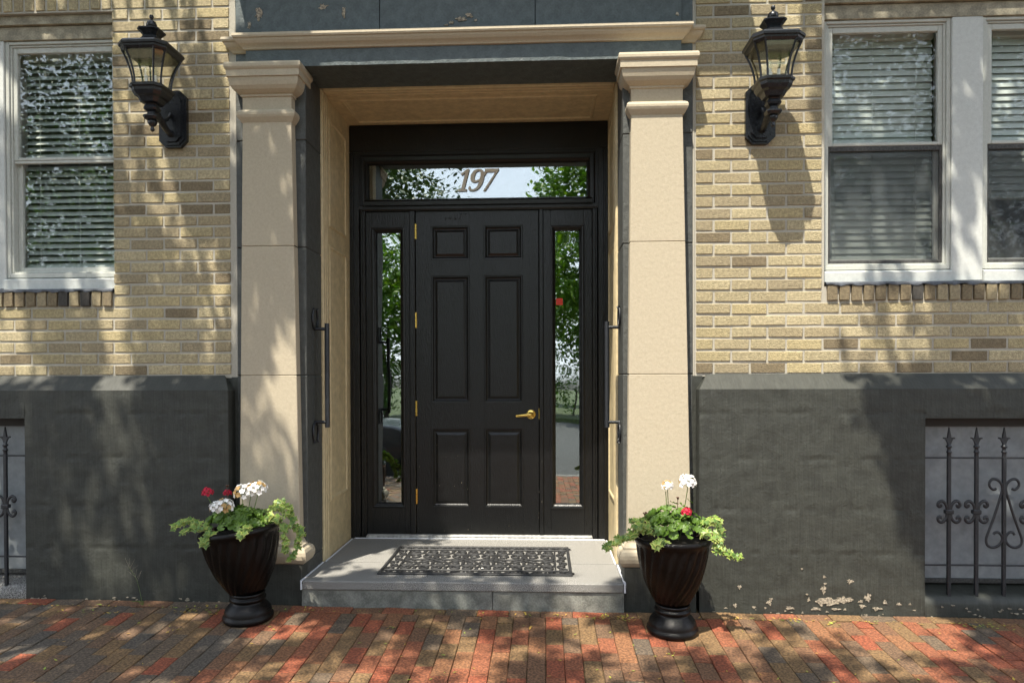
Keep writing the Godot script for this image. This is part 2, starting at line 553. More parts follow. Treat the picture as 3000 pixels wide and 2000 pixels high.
# a lightly uneven rendered face in the plane z = z0
func uneven(b: MB, x0: float, x1: float, y0: float, y1: float, z0: float, amp: float, seed_: int, joints: Array = [], step := 0.014) -> void:
	var f := FastNoiseLite.new()
	f.seed = seed_; f.frequency = 3.2; f.fractal_octaves = 4; f.noise_type = FastNoiseLite.TYPE_SIMPLEX_SMOOTH
	var nx := maxi(1, int((x1 - x0) / step))
	var ny := maxi(1, int((y1 - y0) / step))
	var rows := []
	for i in ny + 1:
		var row := PackedVector3Array()
		var y := lerpf(y0, y1, float(i) / ny)
		for j in nx + 1:
			var x := lerpf(x0, x1, float(j) / nx)
			var z := z0 + f.get_noise_2d(x, y * 1.6) * amp
			for q in joints:
				var d: float = absf(y - q - 0.006 * f.get_noise_1d(x * 4.0))
				if d < 0.016: z -= 0.0055 * (1.0 - d / 0.016) * clampf(0.35 + 2.0 * f.get_noise_1d(x * 2.0 + q * 9.0), 0.0, 1.0)
			row.append(Vector3(x, y, z))
		rows.append(row)
	b.grid(rows)

func build_bases() -> void:
	for s in [-1, 1]:
		var base := part("stone_base", building, "dark grey painted stone base with sloping top")
		var a := 1.438 if s < 0 else 1.42
		var o := 2.73
		var lo := func(p: float, q: float) -> float: return minf(s * p, s * q)
		var hi := func(p: float, q: float) -> float: return maxf(s * p, s * q)
		var b := MB.new()
		var joints := [1.17, 0.90, 0.60, 0.34]
		uneven(b, lo.call(a, o), hi.call(a, o), -0.15, 1.315, 0.10, 0.0030, 40 + s, joints)
		uneven(b, lo.call(o, 4.6), hi.call(o, 4.6), 1.142, 1.315, 0.10, 0.004, 50 + s)
		var q := func(p: Array, out: Vector3) -> void:
			if (p[1] - p[0]).cross(p[2] - p[0]).dot(out) < 0: p.reverse()
			b.tri(p[0], p[1], p[2])
			if p.size() > 3: b.tri(p[0], p[2], p[3])
		# sloping top, hipped at its end, and the end face
		var rows := [[], [], [], []]
		var fn := FastNoiseLite.new(); fn.seed = 77 + s; fn.frequency = 5.0
		for k in 161:
			var f := k / 160.0
			var x: float = lerpf(a, 4.6, f) if s > 0 else lerpf(4.6, a, f)
			var xb: float = lerpf(a + 0.066, 4.6, f) if s > 0 else lerpf(4.6, a + 0.066, f)
			for r in 4:
				var g := r / 3.0
				var wob := fn.get_noise_2d(x * 3.0, g * 2.0) * 0.004 * (1.0 if r in [1, 2] else 0.3)
				rows[r].append(Vector3(s * lerpf(x, xb, g), lerpf(1.313, 1.405, g) + wob, lerpf(0.10, 0.0, g)))
		b.grid(rows)
		q.call([Vector3(s * a, 1.313, 0.1), Vector3(s * (a + 0.066), 1.405, 0.0), Vector3(s * a, 1.313, 0.0)], Vector3(-s, 1, 0))
		q.call([Vector3(s * a, -0.15, 0.1), Vector3(s * a, 1.313, 0.1), Vector3(s * a, 1.313, 0.0), Vector3(s * a, -0.15, 0.0)], Vector3(-s, 0, 0))
		# the basement opening: soffit, jamb and the wall behind
		q.call([Vector3(s * o, 1.142, 0.1), Vector3(s * 4.6, 1.142, 0.1), Vector3(s * 4.6, 1.142, -0.08), Vector3(s * o, 1.142, -0.08)], Vector3(0, -1, 0))
		q.call([Vector3(s * o, -0.1, 0.1), Vector3(s * o, 1.142, 0.1), Vector3(s * o, 1.142, -0.08), Vector3(s * o, -0.1, -0.08)], Vector3(s, 0, 0))
		put("base_face", b, M.grey_base, base)
		var c := MB.new()
		c.box(Vector3(lo.call(a - 0.02, 4.6), 1.146, -0.26), Vector3(hi.call(a - 0.02, 4.6), 1.40, -0.012))
		c.box(Vector3(lo.call(a - 0.02, 4.6), -0.2, -0.26), Vector3(hi.call(a - 0.02, 4.6), 1.1455, -0.085))
		c.box(Vector3(lo.call(3.87, 4.6), -0.2, -0.084), Vector3(hi.call(3.87, 4.6), 1.1415, 0.102), 0.004)
		put("core", c, M.grey_base, base)
		# basement window: boarded frame over a sloping sill
		var w := part("basement_window", building, "painted board in a basement window opening")
		var d := MB.new()
		uneven(d, lo.call(o, 4.5), hi.call(o, 4.5), 0.165, 1.09, -0.045, 0.002, 60 + s, [], 0.03)
		put("board", d, M.board, w)
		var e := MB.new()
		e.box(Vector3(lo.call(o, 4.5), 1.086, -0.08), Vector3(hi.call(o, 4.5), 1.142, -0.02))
		put("head_rail", e, M.shaded_rail, w)  # dark strip: its colour carries the shade under the opening's head
		e = MB.new()
		e.box(Vector3(lo.call(o, 4.5), 0.138, -0.08), Vector3(hi.call(o, 4.5), 0.166, -0.028), 0.004)
		put("bottom_rail", e, M.screen_frame, w)
		e = MB.new()
		var srows := []
		for p in [[-0.16, 0.10], [0.0, 0.104], [0.045, 0.103], [0.075, 0.095], [0.095, 0.06], [0.11, 0.0], [0.135, -0.08]]:
			var row := PackedVector3Array()
			for k in 101:
				var x: float = lerpf(lo.call(o, 4.5), hi.call(o, 4.5), k / 100.0)
				var n := fn.get_noise_2d(x * 4.0, p[0] * 30.0) * 0.006
				if p[1] == -0.16: n = 0.0
				row.append(Vector3(x, p[0], p[1]) + Vector3(0, n, n) * (1.0 if p[0] > -0.1 else 0.0))
			srows.append(row)
		# from the ground up and back under the board
		var upward := [srows[0]]
		for k in range(1, srows.size()): upward.append(srows[k])
		e.grid(upward)
		put("stone_sill", e, M.grey_base if s > 0 else M.kerb, w)
	# old cream paint showing where the grey has flaked off the right base
	var flakes := MB.new()
	var spots := [[2.20, 0.062, 0.085, 0.024], [2.13, 0.056, 0.03, 0.02], [2.27, 0.072, 0.05, 0.02], [2.145, 0.13, 0.016, 0.028], [2.155, 0.165, 0.011, 0.006], [2.30, 0.18, 0.02, 0.013], [2.15, 0.205, 0.010, 0.008], [2.40, 0.085, 0.022, 0.026], [2.37, 0.035, 0.02, 0.010], [2.06, 0.07, 0.008, 0.014], [2.05, 0.10, 0.007, 0.006], [1.83, 0.05, 0.016, 0.016], [1.84, 0.07, 0.012, 0.008], [2.02, 0.25, 0.006, 0.006], [2.36, 0.062, 0.015, 0.008], [2.50, 0.06, 0.012, 0.014], [2.10, 0.015, 0.03, 0.009], [1.95, 0.018, 0.025, 0.010], [1.74, 0.02, 0.012, 0.008], [2.22, 0.015, 0.03, 0.006], [2.45, 0.02, 0.02, 0.012], [1.63, 0.03, 0.012, 0.014], [2.58, 0.05, 0.016, 0.008], [1.655, 0.14, 0.012, 0.012]]
	for k in 22: spots.append([rng.randf_range(1.5, 2.7), -0.02 + rng.randf() ** 2 * 0.07, rng.randf_range(0.003, 0.012), rng.randf_range(0.002, 0.007)])
	for k in 16: spots.append([rng.randf_range(2.75, 3.3), rng.randf_range(-0.03, 0.06), rng.randf_range(0.004, 0.013), rng.randf_range(0.002, 0.006)])
	for p in spots:
		var poly := PackedVector2Array()
		var seg := 26
		var ph := rng.randf() * 10.0
		for k in seg:
			var ang := TAU * k / seg
			var r := 1.0 + 0.30 * sin(3.0 * ang + ph) + 0.25 * sin(7.0 * ang + ph * 2.0) + rng.randf_range(-0.22, 0.22)
			poly.append(Vector2(cos(ang) * r * p[2], sin(ang) * r * p[3]) * 0.8)
		flakes.prism(poly, Transform3D(Basis(), Vector3(p[0], p[1], 0.094 if p[0] < 2.73 else 0.094)), (0.0085 if p[0] < 2.73 else 0.016) + rng.randf() * 0.0015)
	var fl := put("flaked_patches", flakes, M.bare, building)
	fl.set_meta("kind", "stuff")
	var spots2 := MB.new()
	for k in 30:
		var poly := PackedVector2Array()
		var sx := rng.randf_range(0.004, 0.014); var sy := rng.randf_range(0.002, 0.006)
		for j in 9: poly.append(Vector2(cos(TAU * j / 9) * sx, sin(TAU * j / 9) * sy) * rng.randf_range(0.6, 1.3))
		spots2.prism(poly, Transform3D(Basis(), Vector3(rng.randf_range(-2.7, -1.5), 0.01 + rng.randf() ** 2 * 0.03, 0.094)), 0.0115)
	put("flaked_patches", spots2, M.bare, building).set_meta("kind", "stuff")

# ------------------------------------------------------------------ the stone doorway
func tapered(x0: Vector2, x1: Vector2, y0: float, y1: float, z0: float, z1: float, bev: float) -> MB:
	# a block whose sides lean: x0 and x1 hold (bottom, top)
	var b := MB.new()
	var at := func(y: float, inset: float, z: float) -> Array:
		var f := (y - y0) / (y1 - y0)
		return [Vector3(lerpf(x0.x, x0.y, f) + inset, y, z), Vector3(lerpf(x1.x, x1.y, f) - inset, y, z)]
	var rows := [at.call(y0, bev, z1 - bev * 1.2), at.call(y0 + bev, 0.0, z1 - bev * 1.2), at.call(y1 - bev, 0.0, z1 - bev * 1.2), at.call(y1, bev, z1 - bev * 1.2)]
	var fr := [at.call(y0 + bev, bev, z1), at.call(y1 - bev, bev, z1)]
	b.quad(fr[0][0], fr[0][1], fr[1][1], fr[1][0])
	b.quad(rows[0][0], rows[0][1], fr[0][1], fr[0][0]); b.quad(fr[1][0], fr[1][1], rows[3][1], rows[3][0])
	b.quad(rows[1][0], fr[0][0], fr[1][0], rows[2][0]); b.quad(fr[0][1], rows[1][1], rows[2][1], fr[1][1])
	b.tri(rows[0][0], fr[0][0], rows[1][0]); b.tri(rows[0][1], rows[1][1], fr[0][1]); b.tri(rows[3][0], rows[2][0], fr[1][0]); b.tri(rows[3][1], fr[1][1], rows[2][1])
	var back := func(p: Vector3) -> Vector3: return Vector3(p.x, p.y, z0)
	b.quad(back.call(rows[1][0]), rows[1][0], rows[2][0], back.call(rows[2][0])); b.quad(rows[1][1], back.call(rows[1][1]), back.call(rows[2][1]), rows[2][1])
	b.quad(back.call(rows[0][0]), back.call(rows[0][1]), rows[0][1], rows[0][0]); b.quad(rows[3][0], rows[3][1], back.call(rows[3][1]), back.call(rows[3][0]))
	return b

func build_doorway() -> void:
	for s in [-1, 1]:
		var p := part("pilaster", building, "cream painted stone pilaster beside the door recess")
		var bi := 1.005 if s < 0 else 0.997
		var bo := 1.386 if s < 0 else 1.378
		var ti := 1.045 if s < 0 else 1.024
		var to := 1.350 if s < 0 else 1.330
		var ax := func(lo: float, y: float, outer: bool) -> float:
			var f := (y - 0.4) / 2.55
			return lerpf(bo, to, f) if outer else lerpf(bi, ti, f)
		for seg in [[0.385, 1.4045], [1.4065, 2.1985], [2.2005, 2.965]]:
			var i0: float = ax.call(0, seg[0], false); var i1: float = ax.call(0, seg[1], false)
			var o0: float = ax.call(0, seg[0], true); var o1: float = ax.call(0, seg[1], true)
			var xa := Vector2(-o0, -o1) if s < 0 else Vector2(i0, i1)
			var xb := Vector2(-i0, -i1) if s < 0 else Vector2(o0, o1)
			put("shaft_block", tapered(xa, xb, seg[0], seg[1], -0.005, 0.07, 0.0030), M.cream, p)
		var x0 := -to if s < 0 else ti
		var x1 := -ti if s < 0 else to
		var b := MB.new()
		b.rect_lathe(x0, x1, -0.005, 0.066, [Vector2(0, 2.952), Vector2(0.008, 2.960), Vector2(0.013, 2.968), Vector2(0.024, 2.984), Vector2(0.029, 2.998), Vector2(0.029, 3.012), Vector2(0.024, 3.022), Vector2(0.012, 3.031), Vector2(0.0, 3.034)])
		put("astragal", b, M.cream, p)
		b = MB.new()
		b.rect_lathe(x0, x1, -0.005, 0.066, [Vector2(0, 3.03), Vector2(0, 3.112), Vector2(0.009, 3.115), Vector2(0.009, 3.126), Vector2(0.022, 3.132), Vector2(0.042, 3.147), Vector2(0.055, 3.166), Vector2(0.061, 3.190), Vector2(0.063, 3.212), Vector2(0.072, 3.214), Vector2(0.072, 3.252), Vector2(0.079, 3.260), Vector2(0.083, 3.268), Vector2(0.083, 3.284), Vector2(0.078, 3.297)])
		put("capital", b, M.cream, p)
		b = MB.new()
		b.box(Vector3(minf(s * 1.06, s * 1.32), 0.3, -0.1), Vector3(maxf(s * 1.06, s * 1.32), 3.2, 0.060))
		put("core", b, M.cream, p)
		b = MB.new()
		var c0 := -bo if s < 0 else bi
		var c1 := -bi if s < 0 else bo
		b.rect_lathe(c0, c1, -0.005, 0.07, [Vector2(0.030, 0.25), Vector2(0.040, 0.258), Vector2(0.049, 0.278), Vector2(0.052, 0.30), Vector2(0.049, 0.322), Vector2(0.040, 0.340), Vector2(0.027, 0.349), Vector2(0.024, 0.354), Vector2(0.024, 0.364), Vector2(0.015, 0.370), Vector2(0.006, 0.384), Vector2(0.003, 0.392)])
		put("base_moulding", b, M.cream, p)
		b = MB.new()
		b.box(Vector3(c0 - 0.022, -0.15, -0.005), Vector3(c1 + 0.022, 0.249, 0.105), 0.004)
		put("plinth_block", b, M.grey_base, p)
		b = MB.new()
		b.box(Vector3(minf(s * 1.39, s * 1.46), -0.1, -0.2), Vector3(maxf(s * 1.39, s * 1.46), 1.395, 0.001))
		put("filler_stone", b, M.grey_base, p)
		# grey stones of the jamb: a narrow face beside the pilaster and the dark reveal
		var j := part("jamb_stones", building, "dark grey painted stone reveal of the doorway")
		var bx := 1.42 if s < 0 else 1.402
		for seg in [[-0.1, 0.25], [0.256, 1.402], [1.408, 2.197], [2.203, 2.862], [2.868, 3.30]]:
			b = MB.new()
			b.box(Vector3(minf(s * 0.98, s * bx), seg[0], -0.29), Vector3(maxf(s * 0.98, s * bx), seg[1], 0.004), 0.004, 0.001, rng)
			put("stone", b, M.grey_stone, j)
		b = MB.new()
		b.box(Vector3(minf(s * 0.985, s * 1.40), -0.1, -0.33), Vector3(maxf(s * 0.985, s * 1.40), 3.7, -0.003))
		put("core", b, M.grey_stone, j)
		b = MB.new()                                               # a strip of mortar between stone and brick
		b.box(Vector3(minf(s * bx, s * (bx + 0.012)), 1.39, -0.2), Vector3(maxf(s * bx, s * (bx + 0.012)), 3.7, -0.001), 0.003)
		put("mortar_strip", b, M.mortar, j)
	var l := part("lintel", building, "blue grey painted stone lintel over the doorway")
	var b := MB.new()
	b.box(Vector3(-1.42, 3.303, -0.29), Vector3(1.402, 4.4, 0.004), 0.004)
	put("backing", b, M.blue_grey, l)
	b = MB.new()
	uneven(b, -1.335, 1.325, 3.303, 3.412, 0.05, 0.003, 91, [], 0.02)
	b.box(Vector3(-1.335, 3.303, 0.0), Vector3(1.325, 3.412, 0.0465))
	put("architrave", b, M.blue_grey, l)
	for seg in [[-1.335, -0.503], [-0.497, 0.447], [0.453, 1.325]]:
		b = MB.new()
		uneven(b, seg[0], seg[1], 3.49, 4.4, 0.05, 0.004, 92 + int(seg[0] * 10), [], 0.02)
		b.box(Vector3(seg[0], 3.49, 0.0), Vector3(seg[1], 4.4, 0.046))
		put("frieze_stone", b, M.blue_grey, l)
	b = MB.new()
	for p in [[-1.25, 3.625, 0.022, 0.035], [-1.31, 3.56, 0.012, 0.02], [0.0, 3.565, 0.03, 0.012], [0.05, 3.585, 0.02, 0.016], [-0.06, 3.545, 0.014, 0.008], [-0.72, 3.62, 0.012, 0.03], [-0.85, 3.66, 0.03, 0.02], [-0.09, 3.53, 0.012, 0.006], [0.09, 3.555, 0.01, 0.006], [1.30, 3.56, 0.01, 0.012]]:
		var poly := PackedVector2Array()
		for k in 18:
			var ang := TAU * k / 18
			poly.append(Vector2(cos(ang) * p[2], sin(ang) * p[3]) * rng.randf_range(0.45, 1.35))
		b.prism(poly, Transform3D(Basis(), Vector3(p[0], p[1], 0.045)), 0.009)
	put("flaked_patches", b, M.bare, l).set_meta("kind", "stuff")
	b = MB.new()
	var prof := [Vector2(0.0, 3.406), Vector2(0.010, 3.408), Vector2(0.014, 3.416), Vector2(0.022, 3.424), Vector2(0.036, 3.434), Vector2(0.046, 3.448), Vector2(0.050, 3.460), Vector2(0.058, 3.462), Vector2(0.062, 3.472), Vector2(0.060, 3.486), Vector2(0.045, 3.494), Vector2(0.0, 3.499)]
	b.rect_lathe(-1.335, 1.325, -0.03, 0.052, prof)
	b.rect_lathe(-1.425, 1.406, -0.03, 0.006, prof)
	put("cornice", b, M.cream, building).set_meta("label", "cream moulded cornice above the lintel")
	# the hood above the doorway, over the frame: its shade lies on the lintel and the brick beside it
	b = MB.new()
	b.rect_lathe(-1.30, 1.30, -0.1, 0.26, [Vector2(0.0, 4.38), Vector2(0.20, 4.381), Vector2(0.24, 4.40), Vector2(0.24, 4.55), Vector2(0.20, 4.60), Vector2(0.0, 4.95)])
	put("hood", b, M.blue_grey, building)
	# cream panelling lining the recess
	for s in [-1, 1]:
		var jp := part("jamb_panelling", building, "cream panelled lining of the door recess")
		var t := Transform3D(Basis(Vector3(0, 0, s), Vector3.UP, Vector3(-s, 0, 0)), Vector3(s * 0.98, 0, 0))
		var zs := func(z0: float, z1: float) -> Vector2: return Vector2(minf(s * z0, s * z1), maxf(s * z0, s * z1))
		b = MB.new()
		b.box(Vector3(minf(s * 0.98, s * 1.05), 0.1, -1.1), Vector3(maxf(s * 0.98, s * 1.05), 3.38, -0.2905))
		put("lining", b, M.cream_wood, jp)
		for yy in [[2.43, 3.17], [0.54, 2.30]]:
			b = MB.new()
			var zr: Vector2 = zs.call(-0.455, -0.865)
			b.frame(t, zr.x + 0.03, zr.y - 0.03, yy[0] + 0.03, yy[1] - 0.03, [Vector2(0.034, 0.0), Vector2(0.034, 0.004), Vector2(0.024, 0.011), Vector2(0.012, 0.010), Vector2(0.006, 0.003), Vector2(0.0, 0.0015)], true)
			put("panel", b, M.cream_wood, jp)
		b = MB.new()
		for k in 3:
			var z0 := -0.292 - k * 0.042
			b.box(Vector3(minf(s * 0.966, s * 0.99), 0.16, z0 - 0.038), Vector3(maxf(s * 0.966, s * 0.99), 3.30, z0), 0.006)
		put("casing", b, M.cream_wood, jp)
	var so := part("soffit", building, "cream panelled ceiling of the door recess")
	b = MB.new()
	b.box(Vector3(-1.0, 3.303, -1.1), Vector3(1.0, 3.38, -0.2905))
	put("lining", b, M.cream_wood, so)
	b = MB.new()
	b.frame(Transform3D(Basis(Vector3.RIGHT, Vector3.BACK, Vector3.DOWN), Vector3(0, 3.303, 0)), -0.87, 0.83, -0.88, -0.51, [Vector2(0.034, 0.0), Vector2(0.034, 0.004), Vector2(0.024, 0.011), Vector2(0.012, 0.010), Vector2(0.006, 0.003), Vector2(0.0, 0.0015)], true)
	put("panel", b, M.cream_wood, so)
	b = MB.new()
	for k in 3: b.box(Vector3(-0.965, 3.289, -0.33 - k * 0.042), Vector3(0.965, 3.31, -0.292 - k * 0.042), 0.006)
	put("casing", b, M.cream_wood, so)

# ------------------------------------------------------------------ the door, its sidelights and the light over it
func build_door() -> void:
	var P: StandardMaterial3D = M.black_paint
	var fr := part("door_frame", building, "black painted wooden door frame")
	var b := MB.new()
	b.box(Vector3(-0.979, 3.10, -1.09), Vector3(0.979, 3.302, -0.968), 0.004)
	put("header", b, P, fr)
	for s in [-1, 1]:
		b = MB.new()
		b.box(Vector3(minf(s * 0.979, s * 0.905), 0.16, -1.09), Vector3(maxf(s * 0.979, s * 0.905), 3.0985, -0.968), 0.004)
		b.box(Vector3(minf(s * 0.962, s * 0.944), 0.16, -0.98), Vector3(maxf(s * 0.962, s * 0.944), 3.0985, -0.960), 0.004)
		b.box(Vector3(minf(s * 0.9045, s * 0.862), 0.16, -1.09), Vector3(maxf(s * 0.9045, s * 0.862), 3.0985, -0.984), 0.005)
		b.box(Vector3(minf(s * 0.898, s * 0.884), 0.16, -0.99), Vector3(maxf(s * 0.898, s * 0.884), 3.0985, -0.976), 0.003)
		put("post", b, P, fr)
	b = MB.new()
	var flat := Transform3D(Basis(), Vector3(0, 0, -1.0))
	b.frame(flat, -0.838, 0.822, 2.752, 3.012, [Vector2(0.10, 0.018), Vector2(0.088, 0.03), Vector2(0.062, 0.03), Vector2(0.052, 0.016), Vector2(0.026, 0.012), Vector2(0.018, 0.002), Vector2(0.010, -0.004), Vector2(0.0, -0.028)])
	put("head_moulding", b, P, fr)
	b = MB.new()
	var bar := PackedVector2Array([Vector2(-1.09, 2.688), Vector2(-0.946, 2.688), Vector2(-0.944, 2.716), Vector2(-0.956, 2.728), Vector2(-1.02, 2.752), Vector2(-1.09, 2.752)])
	var along := Transform3D(Basis(Vector3.BACK, Vector3.UP, Vector3.LEFT), Vector3(0.861, 0, 0))
	b.prism(bar, along, 1.722)
	b.box(Vector3(-0.861, 2.668, -1.05), Vector3(0.861, 2.6875, -0.968), 0.005)
	put("transom_bar", b, P, fr)
	for x in [[-0.5255, -0.4815], [0.4615, 0.4935]]:
		b = MB.new()
		b.box(Vector3(x[0], 0.19, -1.09), Vector3(x[1], 2.6675, -0.99), 0.004)
		put("mullion", b, P, fr)
	b = MB.new()
	b.box(Vector3(-0.86, 0.158, -1.1), Vector3(0.86, 0.1895, -0.962), 0.006)
	put("threshold", b, M.sill_metal, fr)
	# light over the door with the house number
	var tr := part("transom", building, "clear transom window with the number 197")
	b = MB.new()
	b.box(Vector3(-0.845, 2.745, -1.034), Vector3(0.83, 3.018, -1.029))
	put("pane", b, M.pane_top, tr)
	var font := SystemFont.new()
	font.font_names = PackedStringArray(["Droid Serif"])
	font.font_weight = 700
	font.font_italic = true
	var x := -0.165
	for ch in "197":
		var tm := TextMesh.new()
		tm.text = ch; tm.font = font; tm.font_size = 64; tm.pixel_size = 0.0038; tm.depth = 0.004
		tm.horizontal_alignment = HORIZONTAL_ALIGNMENT_LEFT
		tm.vertical_alignment = VERTICAL_ALIGNMENT_BOTTOM
		var box := tm.get_aabb()
		var w := 0.105
		var h := 0.168
		var k := Vector3(w / maxf(box.size.x, 0.001) if ch != "1" else 0.075 / box.size.x, h / box.size.y, 1.0)
		var lean := Basis(Vector3(1, 0, 0), Vector3(0.26, 1, 0), Vector3(0, 0, 1))
		var tt := Transform3D(lean * Basis().scaled(k), Vector3(x - box.position.x * k.x - 0.26 * box.position.y * k.y, 2.806 - box.position.y * k.y, -1.026))
		put("numeral", tm, M.numeral, tr, tt)
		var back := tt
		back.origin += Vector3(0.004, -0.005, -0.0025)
		put("numeral_edge_shadow", tm, M.numeral_edge_shadow, tr, back)  # dark offset copy paints the digits' outline and their shadow at lower right
		x += 0.078 if ch == "1" else 0.098
	# sidelights
	for q in [[-0.8615, -0.526, -0.778, -0.601], [0.494, 0.8615, 0.586, 0.764]]:
		var sl := part("sidelight", building, "narrow black sidelight with a tall glass pane")
		var f := MB.new()
		f.box(Vector3(q[0], 0.19, -1.06), Vector3(q[2] - 0.036, 2.6675, -1.0), 0.002)
		f.box(Vector3(q[3] + 0.036, 0.19, -1.06), Vector3(q[1], 2.6675, -1.0), 0.002)
		f.box(Vector3(q[2] - 0.036, 0.19, -1.06), Vector3(q[3] + 0.036, 0.394, -1.0))
		f.box(Vector3(q[2] - 0.036, 2.528, -1.06), Vector3(q[3] + 0.036, 2.6675, -1.0))
		put("panel", f, P, sl)
		f = MB.new()
		f.frame(flat, q[2], q[3], 0.43, 2.492, [Vector2(0.040, 0.0), Vector2(0.039, 0.008), Vector2(0.030, 0.011), Vector2(0.022, 0.009), Vector2(0.019, 0.002), Vector2(0.010, -0.005), Vector2(0.0, -0.022)])
		put("glazing_bead", f, P, sl)
		f = MB.new()
		f.box(Vector3(q[2] - 0.01, 0.42, -1.027), Vector3(q[3] + 0.01, 2.50, -1.022))
		put("pane", f, M.pane_old, sl)
		if q[0] > 0:
			f = MB.new()
			f.box(Vector3(0.5905, 1.934, -1.0215), Vector3(0.640, 1.984, -1.0195))
			var st := put("sticker", f, M.red, sl)
			st.set_meta("label", "small square red sticker")
			f = MB.new()
			for k in 3: f.frame(Transform3D(Basis(), Vector3(0, 0, -1.0195)), 0.602 + k * 0.004, 0.630 - k * 0.004, 1.944 + k * 0.004, 1.974 - k * 0.004, [Vector2(0.001, 0.0), Vector2(0.001, 0.0006), Vector2(0.0, 0.0006), Vector2(0.0, 0.0)])
			put("sticker_print", f, M.red_line, sl)
	# the leaf
	var door := part("door", building, "black six panel door with brass lever and hinges")
	var X := [-0.477, -0.360, -0.066, 0.043, 0.339, 0.457]
	var Y := [0.1925, 0.396, 0.997, 1.195, 2.160, 2.279, 2.538, 2.682]
	b = MB.new()
	for k in [0, 2, 4]: b.box(Vector3(X[k], Y[0], -1.05), Vector3(X[k + 1], Y[7], -1.0), 0.0008)
	for k in [0, 2, 4, 6]:
		for j in [1, 3]: b.box(Vector3(X[j], Y[k], -1.05), Vector3(X[j + 1], Y[k + 1], -1.0))
	put("stiles_and_rails", b, P, door)
	for k in [1, 3, 5]:
		for j in [1, 3]:
			b = MB.new()
			b.frame(flat, X[j], X[j + 1], Y[k], Y[k + 1], [Vector2(0.0, 0.0), Vector2(-0.003, 0.003), Vector2(-0.012, 0.002), Vector2(-0.018, -0.008), Vector2(-0.026, -0.013), Vector2(-0.030, -0.013), Vector2(-0.048, -0.004)], true)
			put("panel", b, P, door)
	for y in [2.498, 1.823, 1.151, 0.480]:
		b = MB.new()
		for k in 5: b.tube([Vector3(-0.479, y - 0.057 + k * 0.0232, -0.996), Vector3(-0.479, y - 0.057 + k * 0.0232 + 0.0215, -0.996)], [0.0070], 8)
		b.box(Vector3(-0.4815, y - 0.057, -1.01), Vector3(-0.4705, y + 0.057, -0.9985))
		put("hinge", b, M.brass, door)
	b = MB.new()
	var rose := []
	for p in [[0.036, 0.0], [0.036, 0.004], [0.033, 0.008], [0.020, 0.011], [0.014, 0.014], [0.012, 0.04], [0.0005, 0.042]]: rose.append(Vector2(p[0], p[1]))
	b.lathe(rose, 24)
	put("lever_rose", b, M.brass, door, Transform3D(Basis(Vector3.RIGHT, PI / 2), Vector3(0.398, 1.106, -1.0)))
	b = MB.new()
	b.tube([Vector3(0.405, 1.106, -0.955), Vector3(0.395, 1.106, -0.952), Vector3(0.36, 1.103, -0.950), Vector3(0.31, 1.098, -0.952), Vector3(0.287, 1.096, -0.956)], [0.010, 0.012, 0.0115, 0.011, 0.010], 10)
	put("lever", b, M.brass, door)
	b = MB.new()
	b.box(Vector3(0.4575, 1.07, -1.02), Vector3(0.4612, 1.15, -0.9985))
	put("strike_plate", b, M.brass, door)
	for p in [[-0.246, 2.593], [-0.212, 2.593], [-0.171, 2.592], [-0.137, 2.595], [-0.128, 2.626], [-0.094, 2.626]]:
		b = MB.new()
		b.lathe([Vector2(0.0065, 0.0), Vector2(0.006, 0.002), Vector2(0.002, 0.0035), Vector2(0.0003, 0.0036)], 10)
		put("nail_hole_filler", b, P, door, Transform3D(Basis(Vector3.RIGHT, PI / 2), Vector3(p[0], p[1], -1.0)))
	# bare wood and dust showing where the black paint has chipped, low on the leaf and the posts
	b = MB.new()
	for k in 26:
		var px := rng.randf_range(-0.47, 0.45)
		if k % 3 == 0: px = [-0.4685, 0.4565, 0.478, -0.50][rng.randi_range(0, 3)] + rng.randf_range(-0.004, 0.004)
		var py := 0.2 + rng.randf() ** 1.6 * 0.75
		var on_panel: bool = px > -0.36 and px < 0.339 and not (px > -0.066 and px < 0.043) and py > 0.396
		var w := rng.randf_range(0.0008, 0.002)
		var h := w * rng.randf_range(0.6, 3.0)
		var pz := -1.0041 if on_panel else (-0.9901 if px > 0.4615 or px < -0.4815 else -1.0001)
		b.prism(PackedVector2Array([Vector2(-w, -h), Vector2(w * 0.8, -h * 0.7), Vector2(w, h * 0.6), Vector2(-w * 0.3, h)]), Transform3D(Basis(), Vector3(px, py, pz - 0.001)), 0.0018)
	put("paint_chips", b, M.bare, door).set_meta("kind", "stuff")
	# a dark entrance hall behind the glass
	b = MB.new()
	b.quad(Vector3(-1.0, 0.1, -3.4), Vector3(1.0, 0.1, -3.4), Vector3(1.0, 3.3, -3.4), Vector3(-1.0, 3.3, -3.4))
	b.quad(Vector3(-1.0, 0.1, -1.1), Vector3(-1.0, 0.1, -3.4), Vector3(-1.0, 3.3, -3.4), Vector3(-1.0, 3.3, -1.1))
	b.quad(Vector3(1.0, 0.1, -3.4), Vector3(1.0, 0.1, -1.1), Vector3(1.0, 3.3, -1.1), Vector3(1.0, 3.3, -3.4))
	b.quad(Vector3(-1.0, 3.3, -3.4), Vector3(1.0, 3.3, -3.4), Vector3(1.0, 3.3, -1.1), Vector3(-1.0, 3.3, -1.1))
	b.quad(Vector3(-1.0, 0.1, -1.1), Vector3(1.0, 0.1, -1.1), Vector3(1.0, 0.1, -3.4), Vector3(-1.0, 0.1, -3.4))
	put("entrance_hall", b, M.hall, building)

